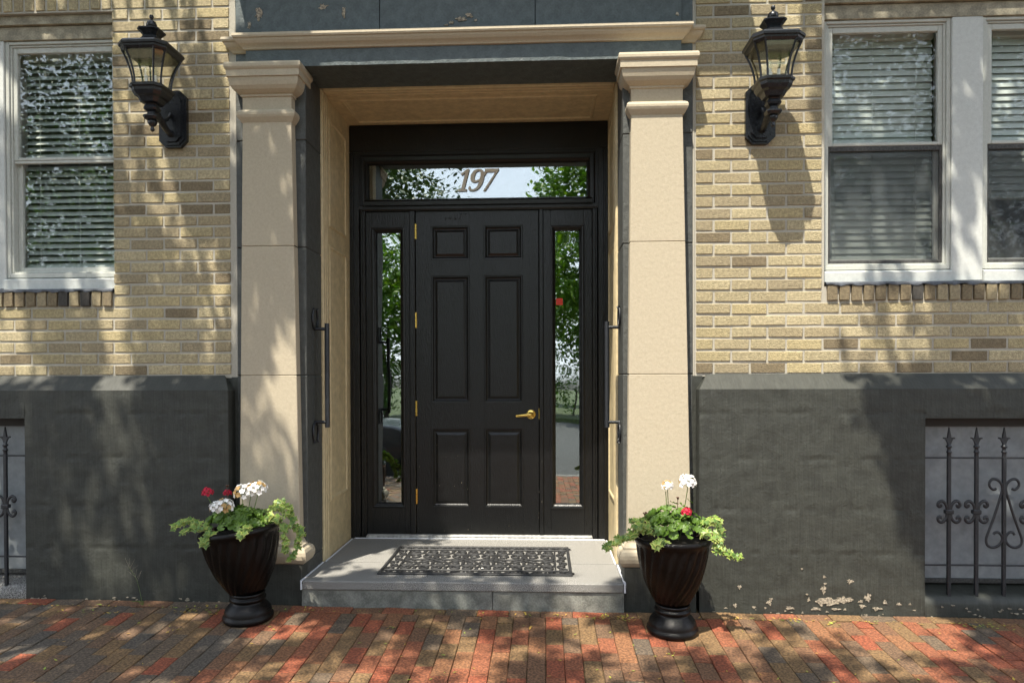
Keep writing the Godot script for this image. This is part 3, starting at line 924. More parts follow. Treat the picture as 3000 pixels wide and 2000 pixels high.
# ------------------------------------------------------------------ sash windows
func build_windows() -> void:
	for s in [-1, 1]:
		var c := part("window_casing", building, "white painted window casing and head")
		var edge := 2.213 if s < 0 else 2.192
		var lo := func(p: float, q: float) -> float: return minf(s * p, s * q)
		var hi := func(p: float, q: float) -> float: return maxf(s * p, s * q)
		var b := MB.new()
		b.box(Vector3(lo.call(edge - 0.03, 4.2), 3.553, -0.26), Vector3(hi.call(edge - 0.03, 4.2), 3.64, -0.05), 0.003)
		b.box(Vector3(lo.call(edge - 0.03, 4.2), 3.642, -0.26), Vector3(hi.call(edge - 0.03, 4.2), 3.70, -0.03), 0.003)
		put("head_board", b, M.head_wood, c)
		b = MB.new()
		b.box(Vector3(lo.call(2.962, 3.145), 1.965, -0.26), Vector3(hi.call(2.962, 3.145), 3.552, -0.05), 0.004)
		put("mullion_casing", b, M.white, c)
		b = MB.new()
		b.box(Vector3(lo.call(edge - 0.02, edge + 0.012), 1.97, -0.26), Vector3(hi.call(edge - 0.02, edge + 0.012), 3.552, -0.05), 0.003)
		b.box(Vector3(lo.call(3.918, 4.21), 1.97, -0.26), Vector3(hi.call(3.918, 4.21), 3.552, -0.04), 0.003)
		put("edge_casing", b, M.white_frame, c)
		for q in [[2.165, 2.961], [3.146, 4.2]]:
			b = MB.new()
			var prof := PackedVector2Array([Vector2(-0.26, 1.95), Vector2(-0.035, 1.95), Vector2(-0.033, 2.018), Vector2(-0.042, 2.024), Vector2(-0.075, 2.036), Vector2(-0.26, 2.036)])
			b.prism(prof, Transform3D(Basis(Vector3.BACK, Vector3.UP, Vector3.LEFT), Vector3(hi.call(q[0], q[1]), 0, 0)), q[1] - q[0])
			put("sill", b, M.white, c)
		for q in [[2.20, 2.9605, 1], [3.1465, 3.915, 2]]:
			make_window(s, q[0], q[1], q[2])
		# the room behind: it is dark because only these windows light it
		b = MB.new()
		var x0: float = lo.call(2.0, 4.3)
		var x1: float = hi.call(2.0, 4.3)
		b.quad(Vector3(x0, 1.6, -3.2), Vector3(x1, 1.6, -3.2), Vector3(x1, 3.9, -3.2), Vector3(x0, 3.9, -3.2))
		b.quad(Vector3(x0, 1.6, -0.262), Vector3(x0, 1.6, -3.2), Vector3(x0, 3.9, -3.2), Vector3(x0, 3.9, -0.262))
		b.quad(Vector3(x1, 1.6, -3.2), Vector3(x1, 1.6, -0.262), Vector3(x1, 3.9, -0.262), Vector3(x1, 3.9, -3.2))
		b.quad(Vector3(x0, 3.9, -3.2), Vector3(x1, 3.9, -3.2), Vector3(x1, 3.9, -0.262), Vector3(x0, 3.9, -0.262))
		b.quad(Vector3(x0, 1.6, -0.262), Vector3(x1, 1.6, -0.262), Vector3(x1, 1.6, -3.2), Vector3(x0, 1.6, -3.2))
		put("room", b, M.room, building)

func make_window(s: int, xa: float, xb: float, which: int) -> void:
	var w := part("window", building, ["", "sash window with open white slatted blind" if s < 0 else "sash window with closed blind and dark insect screen", "sash window beyond the white mullion"][which])
	var x0 := minf(s * xa, s * xb)
	var x1 := maxf(s * xa, s * xb)
	var box := func(called: String, m: Material, rects: Array, z0: float, z1: float) -> void:
		var b := MB.new()
		for r in rects: b.box(Vector3(r[0], r[2], z0), Vector3(r[1], r[3], z1), 0.003)
		put(called, b, m, w)
	var ring := func(a: float, d: float, l: float, h: float, sw: float, top: float, bot: float) -> Array:
		return [[a, a + sw, l, h], [d - sw, d, l, h], [a + sw, d - sw, h - top, h], [a + sw, d - sw, l, l + bot]]
	box.call("frame", M.white_frame, ring.call(x0, x1, 2.037, 3.552, 0.024, 0.02, 0.03), -0.15, -0.062)
	box.call("frame_stop", M.white_frame, ring.call(x0 + 0.024, x1 - 0.024, 2.068, 3.531, 0.014, 0.012, 0.008), -0.15, -0.072)
	# upper sash in front, lower sash behind it
	box.call("upper_sash", M.white_frame, ring.call(x0 + 0.038, x1 - 0.038, 2.795, 3.519, 0.028, 0.036, 0.020), -0.105, -0.080)
	box.call("upper_pane", M.pane if s < 0 else M.pane_right, [[x0 + 0.064, x1 - 0.064, 2.813, 3.485]], -0.098, -0.094)
	box.call("lower_sash", M.white_frame, ring.call(x0 + 0.038, x1 - 0.038, 2.076, 2.825, 0.030, 0.034, 0.034), -0.137, -0.112)
	box.call("lower_pane", M.pane if s < 0 else M.pane_screened, [[x0 + 0.064, x1 - 0.064, 2.108, 2.793]], -0.130, -0.126)
	if s > 0:
		box.call("screen_frame", M.screen_frame, ring.call(x0 + 0.03, x1 - 0.03, 2.074, 2.797, 0.022, 0.034, 0.024), -0.1, -0.083)
		box.call("insect_screen", M.screen, [[x0 + 0.05, x1 - 0.05, 2.096, 2.765]], -0.0925, -0.0915)
	else:
		box.call("meeting_rail", M.white_frame, [[x0 + 0.038, x1 - 0.038, 2.776, 2.794]], -0.105, -0.082)
	# blind: head rail, slats, cords
	var top := 3.50
	box.call("head_rail", M.slat, [[x0 + 0.045, x1 - 0.045, top - 0.02, top + 0.03]], -0.215, -0.165)
	var sm := MB.new()
	var rows := [[], [], [], []]
	for i in 4:
		var u := (i - 1.5) / 1.5
		for e in [0.045, 1.0]: rows[i].append(Vector3((x0 + 0.045) if e < 0.5 else (x1 - 0.045), 0.0022 * (1.0 - u * u), u * 0.0245))
	rows.reverse()
	sm.grid(rows)
	var slat := sm.mesh()
	var tilt := 0.82 if s < 0 else 1.25
	var y := top - 0.045
	var low := 2.11 if which == 1 else (2.11 if s < 0 else 2.50)
	while y > low:
		put("slat", slat, M.slat, w, Transform3D(Basis(Vector3.RIGHT, tilt + rng.randf_range(-0.03, 0.03)), Vector3(0, y, -0.19)))
		y -= 0.0425
	box.call("bottom_rail", M.slat, [[x0 + 0.045, x1 - 0.045, y + 0.006, y + 0.024]], -0.21, -0.17)
	for f in [0.2, 0.55, 0.85]:
		var b := MB.new()
		var x := lerpf(x0, x1, f if s < 0 else 1.0 - f)
		b.box(Vector3(x - 0.0012, y, -0.1655), Vector3(x + 0.0012, top, -0.1635))
		put("cord", b, M.slat, w)

# ------------------------------------------------------------------ ground
func gy(x: float, z: float) -> float:
	return 0.0045 - 0.0081 * x - 0.042 * (minf(z, 4.7) - 0.1)

func build_ground() -> void:
	var ground := Node3D.new()
	ground.name = "pavement"
	add_child(ground)
	tag(ground, "red and grey brick pavement sloping from the wall", "pavement", "", "structure")
	var b := MB.new()
	b.quad(Vector3(-9, gy(-9, 4.7) - 0.014, 4.7), Vector3(9, gy(9, 4.7) - 0.014, 4.7), Vector3(9, gy(9, -0.1) - 0.014, -0.1), Vector3(-9, gy(-9, -0.1) - 0.014, -0.1))
	put("joint_sand", b, M.sand, ground)
	var tones := []
	for c in [[0.42, 0.115, 0.052], [0.40, 0.135, 0.062], [0.38, 0.17, 0.075], [0.28, 0.14, 0.07], [0.235, 0.138, 0.076], [0.30, 0.178, 0.078], [0.21, 0.145, 0.09], [0.18, 0.132, 0.09], [0.15, 0.122, 0.093]]:
		tones.append(mat(lin(c[0], c[1], c[2]), 0.85, T.mottle, 3.0, T.rough, 0.25))
	var shapes := []
	for i in 5:
		var m := MB.new()
		m.box(Vector3(-0.0448, -0.05, -0.092), Vector3(0.0448, 0.0, 0.092), 0.003, 0.0014, rng)
		shapes.append(m.mesh())
	var tone := func(x: float) -> StandardMaterial3D:
		var grey := 0.62 if x < -1.15 else (0.33 if x < -0.2 else 0.24)
		if rng.randf() < grey: return tones[rng.randi_range(4, 8)] if x < -1.15 else tones[rng.randi_range(3, 7)]
		if x < -1.15: return tones[[0, 3, 4, 5][rng.randi_range(0, 3)]]
		return tones[[0, 0, 1, 1, 2, 3, 5, 5][rng.randi_range(0, 7)]]
	var slope := Basis(Vector3.BACK, -0.0081) * Basis(Vector3.RIGHT, 0.042)
	var spare := {}
	var lay := func(x: float, z: float, turn: float, visible_: bool) -> void:
		var wob := Basis(Vector3.RIGHT, rng.randf_range(-0.012, 0.012)) * Basis(Vector3.BACK, rng.randf_range(-0.02, 0.02)) * Basis(Vector3.UP, turn + rng.randf_range(-0.012, 0.012))
		var t := Transform3D(slope * wob, Vector3(x, gy(x, z) + rng.randf_range(-0.0025, 0.0025), z))
		var m: StandardMaterial3D = tone.call(x)
		if visible_:
			put("paver", shapes[rng.randi_range(0, 4)], m, ground, t)
		else:
			if not spare.has(m): spare[m] = MB.new()
			var p := []
			for q in [Vector3(-0.044, 0, 0.091), Vector3(0.044, 0, 0.091), Vector3(0.044, 0, -0.091), Vector3(-0.044, 0, -0.091)]: p.append(t * q)
			var low := Vector3(0, -0.03, 0)
			spare[m].quad(p[0], p[1], p[2], p[3])
			for j in 4: spare[m].quad(p[j] + low, p[(j + 1) % 4] + low, p[(j + 1) % 4], p[j])
	# a course laid along the wall and the step
	var x := -4.4
	while x < 4.4:
		var mid := x + 0.093
		var zc := 0.192 if absf(mid) < 1.05 else 0.158 + 0.034 * clampf((1.5 - absf(mid)) / 0.45, 0.0, 1.0)
		lay.call(mid, zc, PI / 2, absf(mid) < 3.3)
		x += 0.1875
	# columns running out from it
	var k := 0
	x = -5.0
	while x < 5.0:
		var start := (0.245 if absf(x) < 1.1 else 0.208 + 0.037 * clampf((1.5 - absf(x)) / 0.4, 0.0, 1.0))
		var z := start - (0.093 if k % 2 else 0.0) + rng.randf_range(-0.012, 0.012)
		while z < 4.5:
			var c := z + 0.0935
			var inview: bool = c < 1.06 and x > -3.35 + 0.62 * c and x < 3.3 - 0.42 * c
			if z < start - 0.05:
				# a cut half paver starts every second column
				var h := MB.new()
				h.box(Vector3(-0.0448, -0.05, -0.044), Vector3(0.0448, 0.0, 0.044), 0.003, 0.0012, rng)
				var t := Transform3D(slope, Vector3(x, gy(x, z + 0.14) + rng.randf_range(-0.002, 0.002), z + 0.139))
				if absf(x) < 3.35: put("paver", h, tone.call(x), ground, t)
			else:
				lay.call(x, c, 0.0, inview)
			z += 0.1865
		x += 0.0925
		k += 1
	for m in spare:
		var o := put("pavers_beyond", spare[m], m, ground)
		o.set_meta("kind", "stuff")

func build_step() -> void:
	var st := thing("entrance_step", "grey granite doorstep on a concrete riser below the black door", "step", Vector3(0, 0, 0))
	var b := MB.new()
	b.box(Vector3(-0.972, 0.108, -0.29), Vector3(0.968, 0.163, 0.148), 0.006)
	b.box(Vector3(-0.962, 0.108, -1.0), Vector3(0.962, 0.163, -0.2905), 0.0)
	put("granite_slab", b, M.granite, st)
	b = MB.new()
	b.box(Vector3(-0.974, -0.1, -0.4), Vector3(0.185, 0.1065, 0.138), 0.003)
	b.box(Vector3(0.1875, -0.1, -0.4), Vector3(0.970, 0.1065, 0.1375), 0.003)
	put("riser", b, M.riser, st)
	for s in [-1, 1]:
		b = MB.new()
		var pts := []
		for k in 12: pts.append(Vector3(s * 0.974, 0.160 + rng.randf_range(-0.002, 0.003), 0.145 - k * 0.038))
		b.tube(pts, [0.007], 6)
		b.tube([Vector3(s * 0.974, 0.110, 0.146), Vector3(s * 0.974, 0.162, 0.147)], [0.006], 6)
		pts = []
		for k in 14: pts.append(Vector3(s * 0.962, 0.162 + rng.randf_range(-0.001, 0.002), -0.29 - k * 0.05))
		b.tube(pts, [0.006], 6)
		put("caulk_bead", b, M.caulk, st)
	b = MB.new()
	b.tube([Vector3(-0.95, 0.163, -0.963), Vector3(0.0, 0.163, -0.963), Vector3(0.95, 0.163, -0.963)], [0.006], 6)
	put("caulk_bead", b, M.caulk, st)

# ------------------------------------------------------------------ wall lanterns
func octagon(h: float, y: float, cut := 0.34) -> Array:
	var c := h * (1.0 - cut)
	var out := []
	for p in [[h, c], [h, -c], [c, -h], [-c, -h], [-h, -c], [-h, c], [-c, h], [c, h]]: out.append(Vector3(p[0], y, p[1]))
	return out

func octa(b: MB, profile: Array, cut := 0.34) -> void:
	for i in profile.size() - 1:
		var p := octagon(profile[i].x, profile[i].y, cut)
		var q := octagon(profile[i + 1].x, profile[i + 1].y, cut)
		for j in 8: b.quad(p[j], p[(j + 1) % 8], q[(j + 1) % 8], q[j])
	var t := octagon(profile[-1].x, profile[-1].y, cut)
	var u := octagon(profile[0].x, profile[0].y, cut)
	for j in range(1, 7):
		b.tri(t[0], t[j], t[j + 1])
		b.tri(u[0], u[j + 1], u[j])

func smooth(pts: Array, per := 5) -> Array:
	var out := []
	for i in pts.size() - 1:
		var a: Vector3 = pts[maxi(i - 1, 0)]
		var d: Vector3 = pts[mini(i + 2, pts.size() - 1)]
		for k in per: out.append(pts[i].cubic_interpolate(pts[i + 1], a, d, float(k) / per))
	out.append(pts[-1])
	return out

func build_lanterns() -> void:
	for s in [-1, 1]:
		var where := Vector3(-1.812, 0.042, 0.0) if s < 0 else Vector3(1.80, 0.0, 0.0)
		var l := thing("wall_lantern", "black glazed lantern on the brick between the left window and cream pilaster, in tree shade" if s < 0 else "black glazed lantern throwing a sharp shadow on the sunlit brick", "wall lantern", where, "wall lanterns beside the door")
		var I: StandardMaterial3D = M.lamp_iron
		var b := MB.new()
		var shape := func(w: float, y0: float, y1: float, c: float) -> PackedVector2Array:
			return PackedVector2Array([Vector2(-w + c, y0), Vector2(w - c, y0), Vector2(w, y0 + c), Vector2(w, y1 - c), Vector2(w - c, y1), Vector2(-w + c, y1), Vector2(-w, y1 - c), Vector2(-w, y0 + c)])
		b.prism(shape.call(0.088, 2.785, 3.137, 0.042), Transform3D(), 0.028)
		b.prism(shape.call(0.078, 2.797, 3.125, 0.038), Transform3D(Basis(), Vector3(0, 0, 0.028)), 0.010)
		b.prism(shape.call(0.062, 2.815, 3.107, 0.032), Transform3D(Basis(), Vector3(0, 0, 0.038)), 0.014)
		put("backplate", b, I, l)
		b = MB.new()
		var pts := smooth([Vector3(0, 2.86, 0.045), Vector3(0, 2.865, 0.085), Vector3(0, 2.885, 0.13), Vector3(0, 2.915, 0.18), Vector3(0, 2.94, 0.225), Vector3(0, 2.945, 0.255)])
		b.tube(pts, [0.030, 0.028, 0.024, 0.022, 0.021, 0.02, 0.02], 8, true, 0.8)
		b.tube(smooth([Vector3(0, 2.98, 0.05), Vector3(0, 2.93, 0.10), Vector3(0, 2.91, 0.15)]), [0.013, 0.012, 0.01], 8)
		put("arm", b, I, l)
		var ax := Transform3D(Basis(), Vector3(0, 0, 0.255))
		b = MB.new()
		b.lathe([Vector2(0.0005, 2.803), Vector2(0.010, 2.808), Vector2(0.0125, 2.818), Vector2(0.009, 2.828), Vector2(0.007, 2.832), Vector2(0.018, 2.842), Vector2(0.025, 2.856), Vector2(0.024, 2.868), Vector2(0.014, 2.878)], 18, Vector3.ZERO, func(r: float, y: float, a: float) -> float: return r * (1.0 + (0.12 * cos(8.0 * a) if y > 2.835 else 0.0)))
		put("bottom_finial", b, I, l, ax)
		b = MB.new()
		octa(b, [Vector2(0.018, 2.868), Vector2(0.034, 2.872), Vector2(0.042, 2.886), Vector2(0.042, 2.893), Vector2(0.024, 2.902), Vector2(0.022, 2.916), Vector2(0.036, 2.926), Vector2(0.040, 2.936), Vector2(0.036, 2.950), Vector2(0.030, 2.954), Vector2(0.034, 2.960), Vector2(0.052, 2.966), Vector2(0.060, 2.984), Vector2(0.064, 2.992), Vector2(0.078, 3.000), Vector2(0.088, 3.020), Vector2(0.091, 3.036), Vector2(0.100, 3.042), Vector2(0.102, 3.054), Vector2(0.092, 3.062)])
		put("bowl", b, I, l, ax)
		var half := func(f: float) -> float: return 0.084 + 0.046 * pow(f, 1.9)
		for j in 8:
			b = MB.new()
			var line := []
			for k in 9:
				var f := k / 8.0
				line.append(octagon(half.call(f), 3.058 + f * 0.19)[j])
			b.tube(line, [0.0062], 6)
			put("glazing_bar", b, I, l, ax)
			b = MB.new()
			var rows := []
			for k in 9:
				var f := k / 8.0
				var o := octagon(half.call(f) - 0.002, 3.058 + f * 0.19)
				rows.append([o[j], o[(j + 1) % 8]])
			b.grid(rows)
			put("pane", b, M.lamp_pane, l, ax)
		b = MB.new()
		octa(b, [Vector2(0.118, 3.236), Vector2(0.128, 3.240), Vector2(0.136, 3.252), Vector2(0.138, 3.262), Vector2(0.146, 3.266), Vector2(0.148, 3.278), Vector2(0.140, 3.290), Vector2(0.10, 3.303), Vector2(0.066, 3.322), Vector2(0.046, 3.345), Vector2(0.042, 3.358)])
		put("roof", b, I, l, ax)
		b = MB.new()
		octa(b, [Vector2(0.034, 3.352), Vector2(0.040, 3.360), Vector2(0.052, 3.376), Vector2(0.064, 3.388), Vector2(0.064, 3.396), Vector2(0.030, 3.404), Vector2(0.022, 3.408)])
		put("crown_cap", b, I, l, ax)
		b = MB.new()
		b.lathe([Vector2(0.013, 3.400), Vector2(0.016, 3.410), Vector2(0.027, 3.420), Vector2(0.0285, 3.432), Vector2(0.024, 3.446), Vector2(0.012, 3.456), Vector2(0.007, 3.460), Vector2(0.006, 3.464), Vector2(0.0115, 3.470), Vector2(0.013, 3.478), Vector2(0.010, 3.487), Vector2(0.0005, 3.491)], 20, Vector3.ZERO, func(r: float, y: float, a: float) -> float: return r * (1.0 + (0.10 * cos(9.0 * a) if y > 3.41 and y < 3.455 else 0.0)))
		put("top_finial", b, I, l, ax)
		for k in 3:
			var a := TAU * k / 3.0 + 0.4
			var o := Vector3(cos(a) * 0.03, 0, sin(a) * 0.03)
			b = MB.new()
			b.lathe([Vector2(0.0095, 3.06), Vector2(0.0095, 3.125), Vector2(0.006, 3.127), Vector2(0.0005, 3.128)], 10, o)
			put("candle_holder", b, M.numeral, l, ax)
			b = MB.new()
			b.lathe([Vector2(0.006, 3.127), Vector2(0.012, 3.142), Vector2(0.013, 3.155), Vector2(0.008, 3.178), Vector2(0.0008, 3.20)], 10, o)
			put("bulb", b, M.lamp_pane, l, ax)

# ------------------------------------------------------------------ grab rails in the recess
func build_rails() -> void:
	for s in [-1, 1]:
		var r := thing("grab_rail", "black iron grab rail on the shaded stone reveal by the hinge side of the door" if s < 0 else "black iron grab rail on the stone reveal by the lever side of the door", "grab rail", Vector3(s * 0.98, 1.07, -0.135), "grab rails in the door recess")
		var b := MB.new()
		b.tube([Vector3(-s * 0.085, 0.0, 0), Vector3(-s * 0.085, 0.03, 0), Vector3(-s * 0.085, 0.64, 0), Vector3(-s * 0.085, 0.668, 0)], [0.016], 6)
		put("bar", b, M.black_iron, r)
		for y in [0.034, 0.632]:
			var up: float = 1.0 if y > 0.3 else -1.0
			b = MB.new()
			b.tube([Vector3(-s * 0.004, y, 0), Vector3(-s * 0.09, y, 0)], [0.011], 8)
			b.tube([Vector3(-s * 0.086, y - 0.02, 0), Vector3(-s * 0.086, y + 0.02, 0)], [0.0145], 8)
			b.tube([Vector3(-s * 0.092, y, 0), Vector3(-s * 0.102, y, 0)], [0.008, 0.004], 8)
			put("bracket", b, M.black_iron, r)
			for d in [-1.0, 1.0]:
				b = MB.new()
				b.tube(smooth([Vector3(-s * 0.009, y, 0), Vector3(-s * 0.009, y + up * 0.018, d * 0.036), Vector3(-s * 0.009, y + up * 0.055, d * 0.052), Vector3(-s * 0.009, y + up * 0.092, d * 0.046), Vector3(-s * 0.010, y + up * 0.118, d * 0.034), Vector3(-s * 0.016, y + up * 0.132, d * 0.038)]), [0.0085, 0.008, 0.0075, 0.007], 6)
				put("fixing_horn", b, M.black_iron, r)

# ------------------------------------------------------------------ basement grilles
func build_grilles() -> void:
	for s in [-1, 1]:
		var g := thing("window_grille", "black wrought iron grille with lyre scroll and spear tips over the pale board" if s > 0 else "black wrought iron grille at the basement window by the dark shaded base", "grille", Vector3(s * 2.73, 0.07, 0.06), "basement window grilles")
		var I: StandardMaterial3D = M.black_iron
		for y in [0.202, 0.836]:
			var b := MB.new()
			b.box(Vector3(minf(0, s * 1.1), y - 0.005, -0.006), Vector3(maxf(0, s * 1.1), y + 0.005, 0.006), 0.002)
			put("cross_rail", b, I, g)
		for k in 6:
			var x: float = s * (0.158 + k * 0.158)
			var b := MB.new()
			b.box(Vector3(x - 0.0095, 0.0, -0.0095), Vector3(x + 0.0095, 0.85, 0.0095), 0.002)
			put("bar", b, I, g)
			b = MB.new()
			b.lathe([Vector2(0.011, 0.848), Vector2(0.012, 0.866), Vector2(0.015, 0.868), Vector2(0.016, 0.874), Vector2(0.011, 0.878), Vector2(0.010, 0.894), Vector2(0.016, 0.897), Vector2(0.017, 0.906), Vector2(0.011, 0.910), Vector2(0.009, 0.918)], 12, Vector3(x, 0, 0))
			b.prism(PackedVector2Array([Vector2(-0.008, 0.914), Vector2(0.008, 0.914), Vector2(0.014, 0.934), Vector2(0.022, 0.947), Vector2(0.033, 0.949), Vector2(0.030, 0.957), Vector2(0.018, 0.956), Vector2(0.011, 0.952), Vector2(0.009, 0.966), Vector2(0.0, 1.016), Vector2(-0.009, 0.966), Vector2(-0.011, 0.952), Vector2(-0.018, 0.956), Vector2(-0.030, 0.957), Vector2(-0.033, 0.949), Vector2(-0.022, 0.947), Vector2(-0.014, 0.934)]), Transform3D(Basis(), Vector3(x, 0, -0.006)), 0.012)
			put("spear_tip", b, I, g)
			if k % 3 != 2:
				b = MB.new()
				b.box(Vector3(x - 0.024, 0.505, -0.016), Vector3(x + 0.024, 0.530, 0.016), 0.004)
				put("collar", b, I, g)
				for d in [-1.0, 1.0]:
					for up in [-1.0, 1.0]:
						b = MB.new()
						var p := []
						for q in [[0.010, -0.008], [0.013, 0.020], [0.024, 0.042], [0.042, 0.053], [0.058, 0.046], [0.064, 0.030], [0.056, 0.019], [0.046, 0.024], [0.048, 0.033]]: p.append(Vector3(x + d * q[0], 0.518 + up * (q[1] + 0.010), 0.002))
						b.tube(smooth(p, 4), [0.0055, 0.0055, 0.006, 0.006, 0.006], 6, true, 1.6)
						put("scroll", b, I, g)
			else:
				for d in [-1.0, 1.0]:
					b = MB.new()
					var p := []
					for q in [[0.045, 0.655], [0.062, 0.650], [0.082, 0.668], [0.083, 0.694], [0.064, 0.712], [0.036, 0.706], [0.014, 0.680], [0.010, 0.650], [0.020, 0.610], [0.060, 0.48], [0.094, 0.385], [0.102, 0.350], [0.094, 0.322], [0.066, 0.308], [0.034, 0.318], [0.012, 0.345], [0.012, 0.375], [0.032, 0.398], [0.052, 0.396], [0.060, 0.384]]: p.append(Vector3(x + d * q[0], q[1], 0.002))
					b.tube(smooth(p, 4), [0.0055], 6, true, 1.5)
					put("lyre_scroll", b, I, g)

# ------------------------------------------------------------------ the doormat
func build_mat() -> void:
	var m := thing("doormat", "black rubber scrollwork doormat on the granite step", "doormat", Vector3(0.062, 0.163, -0.347))
	var b := MB.new()
	for q in [[-0.608, 0.608, -0.35, -0.330], [-0.608, 0.608, 0.330, 0.35], [-0.608, -0.588, -0.33, 0.33], [0.588, 0.608, -0.33, 0.33], [-0.588, 0.588, -0.262, -0.252], [-0.588, 0.588, 0.252, 0.262], [-0.510, -0.500, -0.252, 0.252], [0.500, 0.510, -0.252, 0.252]]:
		b.box(Vector3(q[0], 0.001, q[2]), Vector3(q[1], 0.012, q[3]), 0.003)
	put("rim", b, M.rubber, m)
	b = MB.new()
	var spiral := func(c: Vector2, r0: float, r1: float, a0: float, turn: float) -> void:
		var p := []
		var n := maxi(8, int(absf(turn) * 3.2))
		for k in n + 1:
			var f := float(k) / n
			var r := lerpf(r0, r1, f)
			p.append(Vector3(c.x + cos(a0 + turn * f) * r, 0.0055, c.y + sin(a0 + turn * f) * r))
		b.tube(p, [0.0098], 5, true, 0.62)
	var line := func(p: Array) -> void:
		var q := []
		for e in p: q.append(Vector3(e[0], 0.0055, e[1]))
		b.tube(smooth(q, 3), [0.0092], 5, true, 0.62)
	# border: running S scrolls
	for sz in [-1.0, 1.0]:
		var i := 0
		var x := -0.555
		while x < 0.57:
			spiral.call(Vector2(x, sz * 0.297), 0.030, 0.008, (0.0 if i % 2 else PI) , (5.6 if i % 2 else -5.6) * sz)
			spiral.call(Vector2(x + 0.042, sz * 0.297), 0.024, 0.014, PI if i % 2 else 0.0, (-3.4 if i % 2 else 3.4) * sz)
			x += 0.0855
			i += 1
	for sx in [-1.0, 1.0]:
		var z := -0.215
		var i := 0
		while z < 0.24:
			spiral.call(Vector2(sx * 0.549, z), 0.034, 0.008, PI / 2, (5.6 if i % 2 else -5.6) * sx)
			z += 0.072
			i += 1
	# middle field: mirrored C scrolls in five bays
	for bay in 5:
		var cx := -0.40 + bay * 0.20
		for sx in [-1.0, 1.0]:
			for sz in [-1.0, 1.0]:
				spiral.call(Vector2(cx + sx * 0.045, sz * 0.085), 0.052, 0.010, PI / 2 - sx * 0.8, sx * sz * 8.0)
				spiral.call(Vector2(cx + sx * 0.066, sz * 0.190), 0.042, 0.010, -PI / 2 * sz, -sx * sz * 7.4)
				line.call([[cx, 0.0], [cx + sx * 0.05, sz * 0.018], [cx + sx * 0.098, sz * 0.05], [cx + sx * 0.099, sz * 0.13], [cx + sx * 0.07, sz * 0.148], [cx + sx * 0.02, sz * 0.155], [cx, sz * 0.19], [cx + sx * 0.01, sz * 0.25]])
				line.call([[cx + sx * 0.098, 0.0], [cx + sx * 0.075, sz * 0.02], [cx + sx * 0.045, sz * 0.03]])
	put("scrollwork", b, M.rubber, m)
	b = MB.new()
	b.box(Vector3(0.035, 0.012, 0.225), Vector3(0.048, 0.016, 0.235), 0.001)
	put("leaf_fragment", b, M.numeral, m)

# ------------------------------------------------------------------ urns and their plants
func urn_profile() -> Array:
	return [[0.128, 0.0], [0.138, 0.004], [0.141, 0.016], [0.139, 0.028], [0.132, 0.036], [0.129, 0.042], [0.130, 0.050], [0.125, 0.066], [0.110, 0.086], [0.094, 0.100], [0.088, 0.108], [0.090, 0.114], [0.098, 0.119], [0.100, 0.127], [0.097, 0.134], [0.089, 0.139], [0.087, 0.144], [0.093, 0.148], [0.096, 0.155], [0.091, 0.161]]

func bowl_profile() -> Array:
	return [[0.070, 0.0], [0.090, 0.005], [0.098, 0.018], [0.108, 0.036], [0.121, 0.058], [0.135, 0.084], [0.148, 0.112], [0.160, 0.142], [0.171, 0.178], [0.181, 0.218], [0.189, 0.258], [0.195, 0.296], [0.198, 0.316], [0.203, 0.324], [0.208, 0.332], [0.210, 0.342], [0.207, 0.352], [0.200, 0.358], [0.192, 0.356], [0.186, 0.346], [0.182, 0.31]]

func geranium_leaf() -> ArrayMesh:
	var b := MB.new()
	b.colored = true
	b.tint = Color(0.085, 0.16, 0.018)
	var ring := []
	for k in 22:
		var a := TAU * k / 22 * 0.93 - PI / 2 + 0.22
		var r := 1.0 + 0.07 * cos(k * TAU / 22 * 7.0) + (-0.07 if k % 3 == 0 else 0.03)
		ring.append([Vector3(cos(a) * r, 0.10 * sin(k * 1.9) + 0.16, sin(a) * r), Vector3(cos(a) * r * 0.55, 0.03 * sin(k * 1.9), sin(a) * r * 0.55)])
	for k in 21:
		b.tri(Vector3(0, -0.02, -0.05), ring[k + 1][1], ring[k][1])
		b.quad(ring[k][1], ring[k + 1][1], ring[k + 1][0], ring[k][0])
	return b.mesh()

func ivy_leaf(pale: float) -> ArrayMesh:
	var b := MB.new()
	b.colored = true
	var out := [[0.0, -0.15], [0.30, -0.42], [0.50, -0.30], [0.44, -0.05], [0.92, 0.10], [0.62, 0.28], [0.36, 0.42], [0.20, 0.72], [0.0, 1.15], [-0.20, 0.72], [-0.36, 0.42], [-0.62, 0.28], [-0.92, 0.10], [-0.44, -0.05], [-0.50, -0.30], [-0.30, -0.42]]
	var rim := Color(0.10, 0.18, 0.035).lerp(Color(0.55, 0.54, 0.15), pale)
	var mid := Color(0.07, 0.15, 0.03).lerp(Color(0.22, 0.34, 0.05), pale)
	for k in out.size():
		var p: Array = out[k]
		var q: Array = out[(k + 1) % out.size()]
		var P := Vector3(p[0], -0.16 * absf(p[0]), p[1])
		var Q := Vector3(q[0], -0.16 * absf(q[0]), q[1])
		var pi := Vector3(p[0] * 0.82, 0.04 - 0.12 * absf(p[0]), p[1] * 0.82)
		var qi := Vector3(q[0] * 0.82, 0.04 - 0.12 * absf(q[0]), q[1] * 0.82)
		b.tint = mid
		b.tri(Vector3(0, 0.06, 0.05), pi, qi)
		b.tint = rim
		b.quad(pi, P, Q, qi)
	return b.mesh()

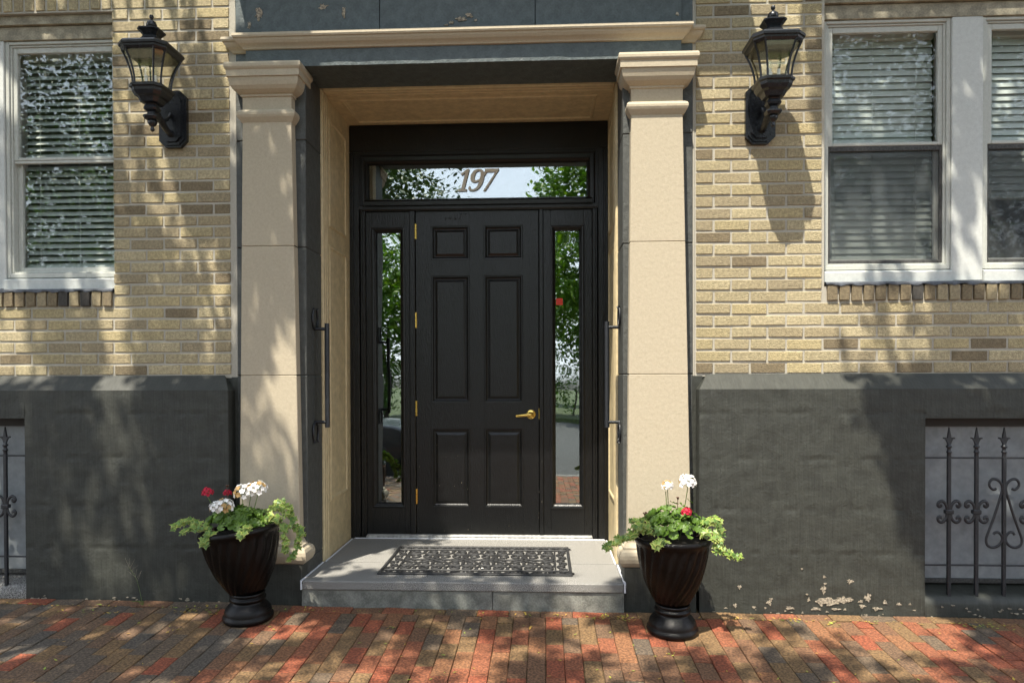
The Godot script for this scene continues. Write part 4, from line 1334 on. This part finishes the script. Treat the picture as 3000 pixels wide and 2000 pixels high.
func flower_head(color: Color, dark: Color, radius: float, seed_: int, spent := 0.0) -> ArrayMesh:
	var b := MB.new()
	b.colored = true
	var r := RandomNumberGenerator.new()
	r.seed = seed_
	for k in 26:
		var f := (k + 0.5) / 26.0
		var inc := acos(1.0 - 1.25 * f)
		var az := k * 2.39996
		var dir := Vector3(sin(inc) * cos(az), cos(inc), sin(inc) * sin(az))
		var c := dir * radius * r.randf_range(0.85, 1.1)
		var side := dir.cross(Vector3.UP if absf(dir.y) < 0.9 else Vector3.RIGHT).normalized()
		var other := dir.cross(side)
		var ps := radius * r.randf_range(0.30, 0.42)
		b.tint = Color(0.10, 0.20, 0.04)
		b.tri(Vector3(0, -radius * 0.6, 0), c + side * 0.0015, c - side * 0.0015)
		var faded := r.randf() < spent
		for j in 5:
			var a := TAU * j / 5 + k
			var d := side * cos(a) + other * sin(a)
			var e := side * -sin(a) + other * cos(a)
			b.tint = (Color(0.42, 0.27, 0.10) if faded else color.lerp(dark, r.randf() * 0.6))
			var tip: Vector3 = c + d * ps + dir * ps * r.randf_range(0.0, 0.4)
			var l: Vector3 = c + d * ps * 0.6 + e * ps * 0.42 + dir * ps * 0.18
			var m: Vector3 = c + d * ps * 0.6 - e * ps * 0.42 + dir * ps * 0.18
			b.tri(c, l, tip)
			b.tri(c, tip, m)
	return b.mesh()

func build_urns() -> void:
	var gl := geranium_leaf()
	var il := [ivy_leaf(0.15), ivy_leaf(0.55), ivy_leaf(0.95)]
	for s in [-1, 1]:
		var base := Vector3(-1.208, 0, 0.36) if s < 0 else Vector3(1.203, 0, 0.41)
		base.y = gy(base.x, base.z)
		var lean := 0.135 if s < 0 else 0.0
		var u := thing("planter_urn", "black glazed urn with spiral flutes whose bowl leans, by the hinge side" if s < 0 else "upright black glazed urn with spiral flutes glinting brown, by the lever side of the door", "urn", base, "urns flanking the step")
		var b := MB.new()
		var p := []
		for q in urn_profile(): p.append(Vector2(q[0], q[1]))
		b.lathe(p, 48)
		put("foot", b, M.urn, u, Transform3D(Basis(Vector3.BACK, -0.008) * Basis(Vector3.RIGHT, 0.042), Vector3(0, 0.002, 0)))
		b = MB.new()
		p = []
		for q in bowl_profile(): p.append(Vector2(q[0], q[1]))
		b.lathe(p, 192, Vector3.ZERO, func(r: float, y: float, a: float) -> float:
			if y > 0.312 or r < 0.09: return r
			var w := a - 1.35 * y / 0.3 + 0.58 * (y / 0.3) * (y / 0.3)
			return r + 0.013 * (absf(sin(w * 11.0)) - 0.75) * clampf((0.312 - y) / 0.02, 0.0, 1.0) * clampf(y / 0.03, 0.0, 1.0))
		var bt := Transform3D(Basis(Vector3.BACK, lean) * Basis.from_scale(Vector3(1.08, 1.06, 1.08) if s < 0 else Vector3(1, 1.05, 1)), Vector3(0, 0.156, 0))
		put("bowl", b, M.urn, u, bt)
		b = MB.new()
		b.lathe([Vector2(0.185, 0.325), Vector2(0.10, 0.335), Vector2(0.0005, 0.34)], 32)
		put("soil", b, M.soil, u, bt)
		var rim: Vector3 = base + bt * Vector3(0, 0.347, 0)
		# geraniums
		var g := thing("geranium", "red and white geranium in the leaning urn" if s < 0 else "red and white geranium in the upright urn", "geranium", rim, "geraniums in the urns")
		for k in 150:
			var az := rng.randf() * TAU
			var rr := sqrt(rng.randf())
			var top := (0.15 if s > 0 else 0.10) * sqrt(1.0 - rr * rr * 0.9)
			var pos := Vector3(cos(az) * rr * 0.175, 0.012 + top * rng.randf_range(0.45, 1.08), sin(az) * rr * 0.165)
			if s > 0 and k < 8: pos = Vector3(rng.randf_range(0.0, 0.12), rng.randf_range(0.12, 0.19), rng.randf_range(-0.12, 0.0))
			var up := (Vector3(pos.x, 0.10 + pos.y * 0.5, pos.z) + Vector3(rng.randf_range(-0.09, 0.09), 0, rng.randf_range(-0.06, 0.12))).normalized()
			var sd := up.cross(Vector3(sin(k * 2.1), 0, cos(k * 2.1))).normalized()
			var size := rng.randf_range(0.019, 0.034)
			put("leaf", gl, M.leaf, g, Transform3D(Basis(sd, up, sd.cross(up)).scaled(Vector3.ONE * size), pos))
		var heads := [[-0.075, 0.135, 0.11, "w", 0.040], [-0.028, 0.142, 0.12, "w", 0.046], [0.035, 0.205, 0.03, "w", 0.050], [0.070, 0.215, 0.0, "w", 0.044], [0.120, 0.228, 0.02, "w", 0.046], [-0.195, 0.200, -0.02, "r", 0.030], [-0.105, 0.188, -0.08, "r", 0.022]] if s < 0 else [[0.080, 0.305, 0.03, "w", 0.046], [-0.028, 0.288, 0.02, "w", 0.030], [0.052, 0.165, 0.135, "r", 0.026], [-0.042, 0.282, 0.04, "w", 0.020]]
		var i := 0
		for h in heads:
			i += 1
			var white: bool = h[3] == "w"
			put("flower_head", flower_head(Color(0.88, 0.87, 0.84) if white else Color(0.55, 0.006, 0.045), Color(0.78, 0.77, 0.76) if white else Color(0.30, 0.0, 0.02), h[4], 100 + i * 7 + s, 0.18 if white else 0.0), M.petal, g, Transform3D(Basis(), Vector3(h[0], h[1], h[2])))
			b = MB.new()
			b.tube(smooth([Vector3(h[0] * 0.5, 0.0, h[2] * 0.3), Vector3(h[0] * 0.8, h[1] * 0.55, h[2] * 0.7), Vector3(h[0], h[1] - 0.02, h[2])]), [0.0035, 0.003, 0.0022], 6)
			put("stem", b, M.stem, g)
		for h in ([[-0.105, 0.225, -0.07]] if s < 0 else [[-0.155, 0.13, 0.02], [0.02, 0.22, 0.06]]):
			b = MB.new()
			b.tube([Vector3(h[0] * 0.7, 0.02, h[2] * 0.6), Vector3(h[0], h[1], h[2])], [0.0022, 0.0018], 5)
			for k in 5: b.tube([Vector3(h[0], h[1], h[2]), Vector3(h[0] + rng.randf_range(-0.014, 0.014), h[1] + rng.randf_range(0.006, 0.016), h[2] + rng.randf_range(-0.01, 0.01))], [0.002, 0.0042], 5)
			put("bud_stem", b, M.brown_stem, g)
		# ivy trailing over the rim
		var iv := thing("ivy", "variegated ivy trailing from the leaning urn" if s < 0 else "pale edged ivy trailing from the upright urn", "ivy", rim, "ivy trailing from the urns")
		var vines := [[[-0.10, 0.02, 0.10], [-0.20, 0.055, 0.10], [-0.27, 0.055, 0.09], [-0.345, 0.022, 0.08]], [[-0.08, 0.02, 0.14], [-0.18, 0.04, 0.17], [-0.25, 0.01, 0.16]], [[0.10, 0.05, -0.02], [0.19, 0.11, -0.03], [0.26, 0.09, -0.02], [0.33, 0.02, 0.0], [0.375, -0.02, 0.02]], [[0.12, 0.04, 0.02], [0.22, 0.08, 0.03], [0.275, 0.02, 0.05], [0.295, -0.06, 0.07], [0.305, -0.10, 0.08]], [[0.11, 0.06, -0.05], [0.20, 0.14, -0.06], [0.26, 0.11, -0.06], [0.29, 0.05, -0.05]], [[-0.06, 0.01, 0.15], [-0.085, 0.0, 0.20], [-0.09, -0.04, 0.225]], [[0.08, 0.02, 0.12], [0.12, 0.04, 0.17], [0.10, 0.01, 0.20]], [[0.26, 0.04, 0.02], [0.35, 0.0, 0.03], [0.355, -0.10, 0.05], [0.32, -0.145, 0.07]]] if s < 0 else [[[-0.10, 0.03, 0.08], [-0.19, 0.06, 0.10], [-0.27, 0.03, 0.11], [-0.33, 0.0, 0.12], [-0.375, -0.03, 0.13]], [[-0.10, 0.04, 0.12], [-0.17, 0.09, 0.15], [-0.22, 0.085, 0.15], [-0.25, 0.03, 0.15]], [[0.12, 0.05, 0.06], [0.20, 0.10, 0.08], [0.235, 0.05, 0.10], [0.23, -0.02, 0.11], [0.28, -0.06, 0.12], [0.335, -0.07, 0.13]], [[0.11, 0.03, 0.10], [0.17, 0.06, 0.15], [0.205, 0.02, 0.17], [0.20, -0.03, 0.17]], [[0.14, 0.06, 0.0], [0.22, 0.12, 0.02], [0.25, 0.08, 0.03]], [[-0.05, 0.02, 0.15], [-0.10, 0.02, 0.20], [-0.125, -0.005, 0.215]], [[-0.08, 0.05, 0.06], [-0.16, 0.10, 0.06], [-0.22, 0.10, 0.05]]]
		for v in vines:
			var pts := []
			for q in v: pts.append(Vector3(q[0], q[1], q[2]))
			var line := smooth(pts, 6)
			b = MB.new()
			b.tube(line, [0.0024], 5)
			put("vine", b, M.brown_stem, iv)
			for k in range(2, line.size()):
				for rep in 3:
					if rep == 1 and rng.randf() < 0.2: continue
					var up := Vector3(rng.randf_range(-0.5, 0.5), rng.randf_range(0.35, 1.0), rng.randf_range(0.25, 1.0)).normalized()
					var fw: Vector3 = (line[k] - line[k - 1]).normalized() + Vector3(rng.randf_range(-0.8, 0.8), rng.randf_range(-0.6, 0.3), rng.randf_range(-0.3, 0.8))
					var sd := up.cross(fw).normalized()
					var size := rng.randf_range(0.014, 0.027)
					var tone: int = [0, 1, 1, 2][rng.randi_range(0, 3)]
					put("leaf", il[tone], M.leaf, iv, Transform3D(Basis(sd, up, sd.cross(up)).scaled(Vector3.ONE * size), line[k] + Vector3(rng.randf_range(-0.016, 0.016), rng.randf_range(-0.012, 0.016), rng.randf_range(-0.008, 0.018))))

# ------------------------------------------------------------------ fallen catkins, leaves, a seedling
func build_litter() -> void:
	var b := MB.new()
	b.colored = true
	var spots := []
	for q in [[-2.0, 0.33, 14, 0.12], [-1.62, 0.27, 26, 0.10], [-1.43, 0.30, 10, 0.06], [0.83, 0.24, 26, 0.07], [0.95, 0.25, 30, 0.06], [-0.93, 0.24, 5, 0.03], [2.93, 0.25, 34, 0.13], [3.05, 0.24, 14, 0.08], [1.95, 0.25, 10, 0.10], [2.1, 0.26, 8, 0.06], [2.35, 0.22, 8, 0.10], [-0.35, 0.45, 4, 0.02], [0.40, 0.42, 4, 0.02], [-1.55, 0.55, 8, 0.04], [0.10, 0.22, 6, 0.05], [1.15, 0.72, 4, 0.02], [-2.3, 0.30, 12, 0.15]]:
		for k in q[2]: spots.append(Vector2(q[0] + rng.randfn(0, q[3] * 0.5), q[1] + rng.randfn(0, 0.02)))
	for k in 150: spots.append(Vector2(rng.randf_range(-3.2, 3.2), rng.randf_range(0.2, 1.2)))
	for k in 160: spots.append(Vector2(rng.randf_range(-3.2, 3.2), 0.216 + rng.randfn() * 0.012))
	for p in spots:
		if p.y < 0.15: continue
		var o := Vector3(p.x, gy(p.x, p.y) + 0.005, p.y)
		var a := rng.randf() * TAU
		var l := rng.randf_range(0.006, 0.018)
		var d := Vector3(cos(a), rng.randf_range(0.0, 0.35), sin(a))
		var e := Vector3(-sin(a), 0.1, cos(a))
		b.tint = [Color(0.42, 0.30, 0.05), Color(0.34, 0.34, 0.06), Color(0.25, 0.33, 0.05), Color(0.40, 0.24, 0.06)][rng.randi_range(0, 3)]
		b.quad(o, o + d * l * 0.6 + e * l * 0.35, o + d * l * 1.6, o + d * l * 0.6 - e * l * 0.35)
	var m := put("leaf_litter", b, M.litter)
	tag(m, "scattered yellow catkins and leaf bits on the brick pavement", "leaf litter", "", "stuff")
	var w := thing("weed", "thin dry weed growing at the foot of the dark stone base", "weed", Vector3(-1.93, gy(-1.93, 0.2), 0.195))
	b = MB.new()
	var stem := smooth([Vector3(0, 0, 0), Vector3(-0.02, 0.10, 0.0), Vector3(-0.05, 0.17, -0.01), Vector3(-0.09, 0.23, -0.01)])
	b.tube(stem, [0.0018, 0.0014, 0.001], 5)
	put("stalk", b, M.stem, w)
	b = MB.new()
	for k in 14:
		var st: Vector3 = stem[rng.randi_range(stem.size() / 2, stem.size() - 1)]
		b.tube([st, st + Vector3(rng.randf_range(-0.06, 0.05), rng.randf_range(0.02, 0.07), rng.randf_range(-0.02, 0.02))], [0.0008, 0.0005], 4)
	put("seed_spray", b, M.bare, w)
	b = MB.new()
	for k in 4: b.tube(smooth([Vector3(0, 0, 0), Vector3(rng.randf_range(-0.03, 0.03), 0.03, 0.01), Vector3(rng.randf_range(-0.06, 0.06), 0.035, 0.03)]), [0.002, 0.0012], 4)
	put("blades", b, M.stem, w)

# ------------------------------------------------------------------ trees
func tree_leaf_mesh() -> ArrayMesh:
	var b := MB.new()
	b.colored = true
	var rim := [Vector3(0, 0, -0.5), Vector3(0.26, 0.05, -0.1), Vector3(0.20, 0.06, 0.25), Vector3(0, 0.0, 0.55), Vector3(-0.20, 0.06, 0.25), Vector3(-0.26, 0.05, -0.1)]
	for k in [[0, 2, 1], [0, 3, 2], [0, 4, 3], [0, 5, 4]]: b.tri(rim[k[0]], rim[k[1]], rim[k[2]])
	return b.mesh()

var leaf_shape: ArrayMesh

func crown(parent: Node3D, clumps: Array, per: int, size: float, spread: float, hue: Array, near := false) -> void:
	var mm := MultiMesh.new()
	mm.transform_format = MultiMesh.TRANSFORM_3D
	mm.use_colors = true
	mm.mesh = leaf_shape
	mm.instance_count = clumps.size() * per
	var i := 0
	for c in clumps:
		for k in per:
			var off := Vector3(rng.randfn(), rng.randfn() * 0.7, rng.randfn()) * spread
			var bs := Basis.from_euler(Vector3(rng.randf_range(-0.9, 0.9), rng.randf() * TAU, rng.randf_range(-0.9, 0.9))).scaled(Vector3.ONE * size * rng.randf_range(0.7, 1.25))
			mm.set_instance_transform(i, Transform3D(bs, c + off - parent.position))
			var q: Color = hue[rng.randi_range(0, hue.size() - 1)]
			mm.set_instance_color(i, q)
			i += 1
	var o := MultiMeshInstance3D.new()
	o.name = "crown"
	o.set_meta("kind", "stuff")
	o.multimesh = mm
	o.material_override = M.near_leaf_shaded if near else M.tree_leaf
	parent.add_child(o, true)

# how densely the boughs are leaved where the sun's ray to the point (u, v) of the wall plane passes them
func cover(u: float, v: float) -> float:
	if v < 0.1:                                   # falls on the pavement and the riser
		if u > 3.05: return 0.85
		if u > 1.35: return 0.0 if v > -0.7 else (0.04 if v > -1.7 else 0.30)
		if u > -1.0: return 0.34
		return 0.66
	if u > 2.36 and (u > 2.55 or v < 1.4):
		if v > 2.9: return 0.85
		if v > 1.95: return 0.34 if u > 2.9 else 0.03
		if v > 1.36: return 0.86 if u > 2.78 else 0.03
		var u0 := 2.40 + (1.33 - v) * 0.30
		if u < u0: return 0.0
		if v < 0.7 or u < u0 + 0.17: return 0.97
		return 0.86 if u > 2.72 else 0.30
	if u > 2.2 and v > 2.85: return 0.8
	if u > 1.0: return 0.0
	if u > -0.75: return 0.0 if v > 0.45 else 0.2
	if u > -0.98: return 0.12
	if u > -1.42: return 0.44
	if u > -2.3: return 0.36 if v > 1.2 else 0.72
	return 0.50 if v > 1.2 else 0.76

func limb(b: MB, a: Vector3, d: Vector3, r0: float, r1: float) -> void:
	var side := Vector3(rng.randfn(), rng.randfn() * 0.5, rng.randfn()) * a.distance_to(d) * 0.08
	b.tube(smooth([a, a.lerp(d, 0.35) + side + Vector3(0, 0.12, 0), a.lerp(d, 0.7) - side * 0.4 + Vector3(0, 0.1, 0), d], 4), [r0, r0 * 0.85, lerpf(r0, r1, 0.4), lerpf(r0, r1, 0.6), lerpf(r0, r1, 0.75), r1 * 1.3, r1 * 1.15, r1], 7, false)

func build_trees() -> void:
	leaf_shape = tree_leaf_mesh()
	var trees := [thing("street_tree", "leafy street tree shading the left window and base", "tree", Vector3(-3.9, gy(-3.9, 3.4), 3.4)), thing("street_tree", "leafy street tree shading the right window and grille", "tree", Vector3(7.2, gy(7.2, 3.2), 3.2))]
	var clumps := [[], []]
	var f := FastNoiseLite.new()
	f.seed = 5; f.frequency = 1.1; f.fractal_octaves = 3
	for layer in 3:
		var v := -3.6
		while v < 5.0:
			var u := -5.2
			while u < 5.6:
				var uu := u + rng.randf_range(-0.09, 0.09)
				var vv := v + rng.randf_range(-0.09, 0.09)
				var d := cover(uu, vv)
				var n := f.get_noise_2d(uu * 1.5, vv * 0.6)
				var want := d if d > 0.8 or d < 0.05 else clampf(d + n * 1.5, 0.0, 1.0)
				if rng.randf() < want * 0.62:
					var y := 6.0 + layer * 0.9 + rng.randf_range(-0.4, 0.6) + 0.5 * sin(uu * 1.3)
					var k := (y - vv) / 2.36
					var p := Vector3(uu - 0.53 * k, y, k)
					clumps[0 if uu < 1.7 and not (uu > 1.3 and vv < -1.0) else 1].append(p)
				u += 0.18
			v += 0.18
	var droop := []
	for path in [[[2.98, -0.35], [2.86, 0.1], [2.76, 0.45], [2.64, 0.80], [2.52, 1.08], [2.44, 1.34]], [[2.76, 0.45], [2.66, 0.80], [2.60, 1.05], [2.55, 1.32]], [[2.80, 0.42], [2.80, 0.75], [2.76, 1.02], [2.66, 1.36]], [[2.90, 0.0], [2.93, 0.5], [2.92, 0.9]]]:
		for j in path.size() - 1:
			for k in 7:
				var g := k / 7.0
				var uu := lerpf(path[j][0], path[j + 1][0], g) + rng.randf_range(-0.035, 0.035)
				var vv := lerpf(path[j][1], path[j + 1][1], g) - 0.236 + rng.randf_range(-0.03, 0.03)
				var y := 4.7 + 0.15 * rng.randf()
				var kk := (y - vv) / 2.36
				droop.append(Vector3(uu + 0.053 - 0.53 * kk, y, kk))
	var shaded_greens := [Color(0.045, 0.095, 0.016), Color(0.06, 0.12, 0.018), Color(0.035, 0.08, 0.014), Color(0.085, 0.14, 0.02)]  # near leaves darkened: the crown's shadow is put into their colour
	for i in 2:
		var root: Vector3 = trees[i].position
		var b := MB.new()
		var fork := root + Vector3(0.15 if i == 0 else -0.2, 4.3, -0.1)
		b.tube(smooth([root + Vector3(0, -0.2, 0), root + Vector3(0.02, 0.3, 0), root + Vector3(0.06, 2.0, 0.05), fork], 5), [0.30, 0.26, 0.22, 0.20, 0.19, 0.185, 0.18, 0.175, 0.17, 0.165, 0.16, 0.155, 0.15, 0.15, 0.15, 0.15], 12)
		put("trunk", b, M.bark, trees[i], Transform3D(Basis(), -root))
		b = MB.new()
		var list: Array = clumps[i]
		for k in 9:
			var mid: Vector3 = list[rng.randi_range(0, list.size() - 1)]
			var j := fork.lerp(mid, 0.55) + Vector3(0, 0.5, 0)
			limb(b, fork, j, 0.075, 0.035)
			if i == 1 and k == 0: limb(b, fork, droop[0], 0.05, 0.012); limb(b, droop[0], droop[20], 0.012, 0.008)
			for q in 5:
				var best: Vector3 = mid
				for tries in 40:
					var c: Vector3 = list[rng.randi_range(0, list.size() - 1)]
					if c.distance_to(mid) < 1.3: best = c; break
				limb(b, j, best, 0.028, 0.008)
		put("limbs", b, M.bark, trees[i], Transform3D(Basis(), -root))
		# the rest of the crown, out over the street
		var extra := []
		var centre := Vector3(-8.0, 5.7, 7.0) if i == 0 else Vector3(7.0, 5.6, 7.0)
		for k in (1100 if i == 0 else 1500):
			var dv := Vector3(rng.randfn(), rng.randfn(), rng.randfn()).normalized() * pow(rng.randf(), 0.4)
			extra.append(centre + dv * Vector3(3.6, 3.1, 3.4))
		crown(trees[i], list, 15, 0.10, 0.07, shaded_greens, true)
		if i == 1: crown(trees[i], droop, 14, 0.075, 0.035, shaded_greens, true)
		if i == 0:                                 # a bough hanging out over the road
			for k in 260: extra.append(Vector3(-2.75 + rng.randfn() * 0.6, 5.25 + rng.randfn() * 0.5, 7.6 + rng.randfn() * 0.9))
		crown(trees[i], extra, 16, 0.12, 0.16, shaded_greens, true)
	# across the street: what the door's glass mirrors
	var far := [Color(0.10, 0.20, 0.02), Color(0.14, 0.25, 0.025), Color(0.07, 0.15, 0.015), Color(0.19, 0.28, 0.03)]
	var k := 0
	for q in [[-6.0, 21.5, 4.0, 3.6, "broad tree across the street mirrored in the left sidelight"], [2.6, 20.8, 4.4, 3.4, "bright green tree across the street mirrored in the right sidelight"], [3.6, 22.5, 8.8, 3.5, "tall tree across the street behind the bright green tree"], [-1.6, 33.0, 4.4, 4.4, "distant round tree behind the hedge"], [-16.5, 22.0, 6.5, 5.0, "wide tree across the street beyond the black car"], [13.5, 24.0, 6.0, 5.0, "wide tree across the street beyond the grey car"]]:
		var t := thing("tree", q[4], "tree", Vector3(q[0], -0.3, q[1]), "trees across the street")
		var b := MB.new()
		b.tube([Vector3(0, -0.1, 0), Vector3(0.1, 1.5, 0), Vector3(0.0, q[2], 0)], [0.22, 0.16, 0.08], 10)
		put("trunk", b, M.bark, t)
		var cl := []
		for j in 700:
			var dv := Vector3(rng.randfn(), rng.randfn(), rng.randfn()).normalized() * pow(rng.randf(), 0.45)
			cl.append(Vector3(q[0], q[2] + 0.6, q[1]) + dv * Vector3(q[3], q[3] * 0.95, q[3] * 0.8))
		crown(t, cl, 14, 0.24, 0.26, far)
		k += 1

# ------------------------------------------------------------------ the street behind the camera
func build_street() -> void:
	var b := MB.new()
	b.quad(Vector3(-60, -0.33, 18.2), Vector3(60, -0.33, 18.2), Vector3(60, -0.33, 4.9), Vector3(-60, -0.33, 4.9))
	var o := put("road", b, M.asphalt)
	tag(o, "grey asphalt street mirrored in the sidelight", "road", "", "structure")
	b = MB.new()
	b.box(Vector3(-60, -0.45, 4.7), Vector3(60, -0.2, 4.9), 0.01)
	o = put("kerb", b, M.kerb)
	tag(o, "granite kerb along the near pavement", "kerb", "", "structure")
	b = MB.new()
	b.quad(Vector3(-60, -0.2, 70), Vector3(60, -0.2, 70), Vector3(60, -0.2, 18.2), Vector3(-60, -0.2, 18.2))
	b.quad(Vector3(-60, -0.34, 18.2), Vector3(60, -0.34, 18.2), Vector3(60, -0.2, 18.2), Vector3(-60, -0.2, 18.2))
	o = put("grass_verge", b, mat(lin(0.10, 0.14, 0.035), 0.95, T.mottle, 0.5))
	tag(o, "grass verge across the street", "grass", "", "structure")
	var h := thing("hedge", "dense green hedge across the street", "hedge", Vector3(0, -0.2, 20.5))
	b = MB.new()
	for k in 40: b.tube([Vector3(-16 + k * 0.8, 0, 0), Vector3(-16 + k * 0.8 + rng.randf_range(-0.3, 0.3), 1.2, 0)], [0.05, 0.02], 5)
	put("stems", b, M.bark, h)
	var cl := []
	for k in 1500: cl.append(Vector3(rng.randf_range(-16, 16), 0.1 + rng.randf() * 2.6, 20.5 + rng.randfn() * 0.35))
	crown(h, cl, 14, 0.15, 0.16, [Color(0.08, 0.17, 0.02), Color(0.05, 0.12, 0.015), Color(0.13, 0.22, 0.025)])
	# two cars at the kerb with a gap between them
	car(Vector3(-3.75, -0.33, 6.05), M.car, "glossy black car parked at the kerb")
	car(Vector3(3.95, -0.33, 6.15), M.car_grey, "dark grey car parked at the kerb")

func car(at: Vector3, paint: Material, label: String) -> void:
	var c := thing("parked_car", label, "car", at, "cars parked at the kerb")
	var sections := [[-2.25, 0.50, 0.72, 0.62], [-2.15, 0.32, 0.86, 0.80], [-1.7, 0.24, 0.94, 0.90], [-0.9, 0.22, 0.97, 0.92], [0.3, 0.22, 0.98, 0.92], [1.1, 0.22, 0.96, 0.92], [1.7, 0.24, 0.88, 0.88], [2.15, 0.32, 0.76, 0.78], [2.28, 0.48, 0.66, 0.60]]
	var rows := []
	for s in sections:
		var row := []
		var w: float = s[3]
		for p in [[-w * 0.96, s[1]], [-w, s[1] + 0.12], [-w, (s[1] + s[2]) * 0.5], [-w * 0.97, s[2] - 0.05], [-w * 0.88, s[2]], [0, s[2] + 0.03], [w * 0.88, s[2]], [w * 0.97, s[2] - 0.05], [w, (s[1] + s[2]) * 0.5], [w, s[1] + 0.12], [w * 0.96, s[1]]]: row.append(Vector3(s[0], p[1], p[0]))
		rows.append(row)
	rows.reverse()
	var b := MB.new()
	b.grid(rows, true)
	for e in [0, rows.size() - 1]:
		for j in range(1, 10): b.tri(rows[e][0], rows[e][j], rows[e][j + 1])
	put("body", b, paint, c)
	b = MB.new()
	var g := []
	for s in [[-1.75, 0.93, 0.80, 0.94], [-1.35, 1.34, 0.66, 0.97], [-0.9, 1.44, 0.64, 0.98], [0.2, 1.46, 0.64, 0.98], [0.65, 1.38, 0.65, 0.97], [1.25, 0.95, 0.78, 0.94]]:
		g.append([Vector3(s[0], 0.92, -0.84), Vector3(s[0], s[1] - 0.04, -s[2]), Vector3(s[0], s[1], -s[2] + 0.10), Vector3(s[0], s[1] + 0.01, 0), Vector3(s[0], s[1], s[2] - 0.10), Vector3(s[0], s[1] - 0.04, s[2]), Vector3(s[0], 0.92, 0.84)])
	g.reverse()
	b.grid(g)
	put("glasshouse", b, M.car_glass, c)
	b = MB.new()
	var roof := []
	for s in [[-1.37, 1.345], [-0.9, 1.452], [0.2, 1.472], [0.67, 1.39]]:
		roof.append([Vector3(s[0], s[1] - 0.045, -0.67), Vector3(s[0], s[1], -0.55), Vector3(s[0], s[1] + 0.012, 0), Vector3(s[0], s[1], 0.55), Vector3(s[0], s[1] - 0.045, 0.67)])
	roof.reverse()
	b.grid(roof)
	for sd in [-1.0, 1.0]:
		b.tube([Vector3(-0.35, 0.95, sd * 0.83), Vector3(-0.35, 1.43, sd * 0.66)], [0.035], 6)
	put("roof", b, paint, c)
	for sd in [-1.0, 1.0]:
		b = MB.new()
		b.tube([Vector3(-1.6, 0.965, sd * 0.885), Vector3(1.15, 0.985, sd * 0.885)], [0.012], 6)
		put("chrome_strip", b, M.chrome, c)
		for x in [-1.35, 1.38]:
			b = MB.new()
			b.lathe([Vector2(0.20, -0.1), Vector2(0.31, -0.1), Vector2(0.33, -0.06), Vector2(0.33, 0.06), Vector2(0.31, 0.1), Vector2(0.20, 0.1)], 28)
			var w := put("wheel", b, M.tyre, c, Transform3D(Basis(Vector3.RIGHT, PI / 2), Vector3(x, 0.33, sd * 0.83)))
			b = MB.new()
			b.lathe([Vector2(0.001, -0.095), Vector2(0.10, -0.10), Vector2(0.205, -0.085), Vector2(0.205, 0.085), Vector2(0.10, 0.10), Vector2(0.001, 0.095)], 24)
			put("rim", b, M.chrome, w)
		for e in [-1.0, 1.0]:
			b = MB.new()
			b.box(Vector3(e * 2.17 - 0.06, 0.60, sd * 0.62 - 0.13), Vector3(e * 2.17 + 0.06, 0.72, sd * 0.62 + 0.13), 0.02)
			put("headlight" if e > 0 else "tail_light", b, M.chrome if e > 0 else M.red, c)
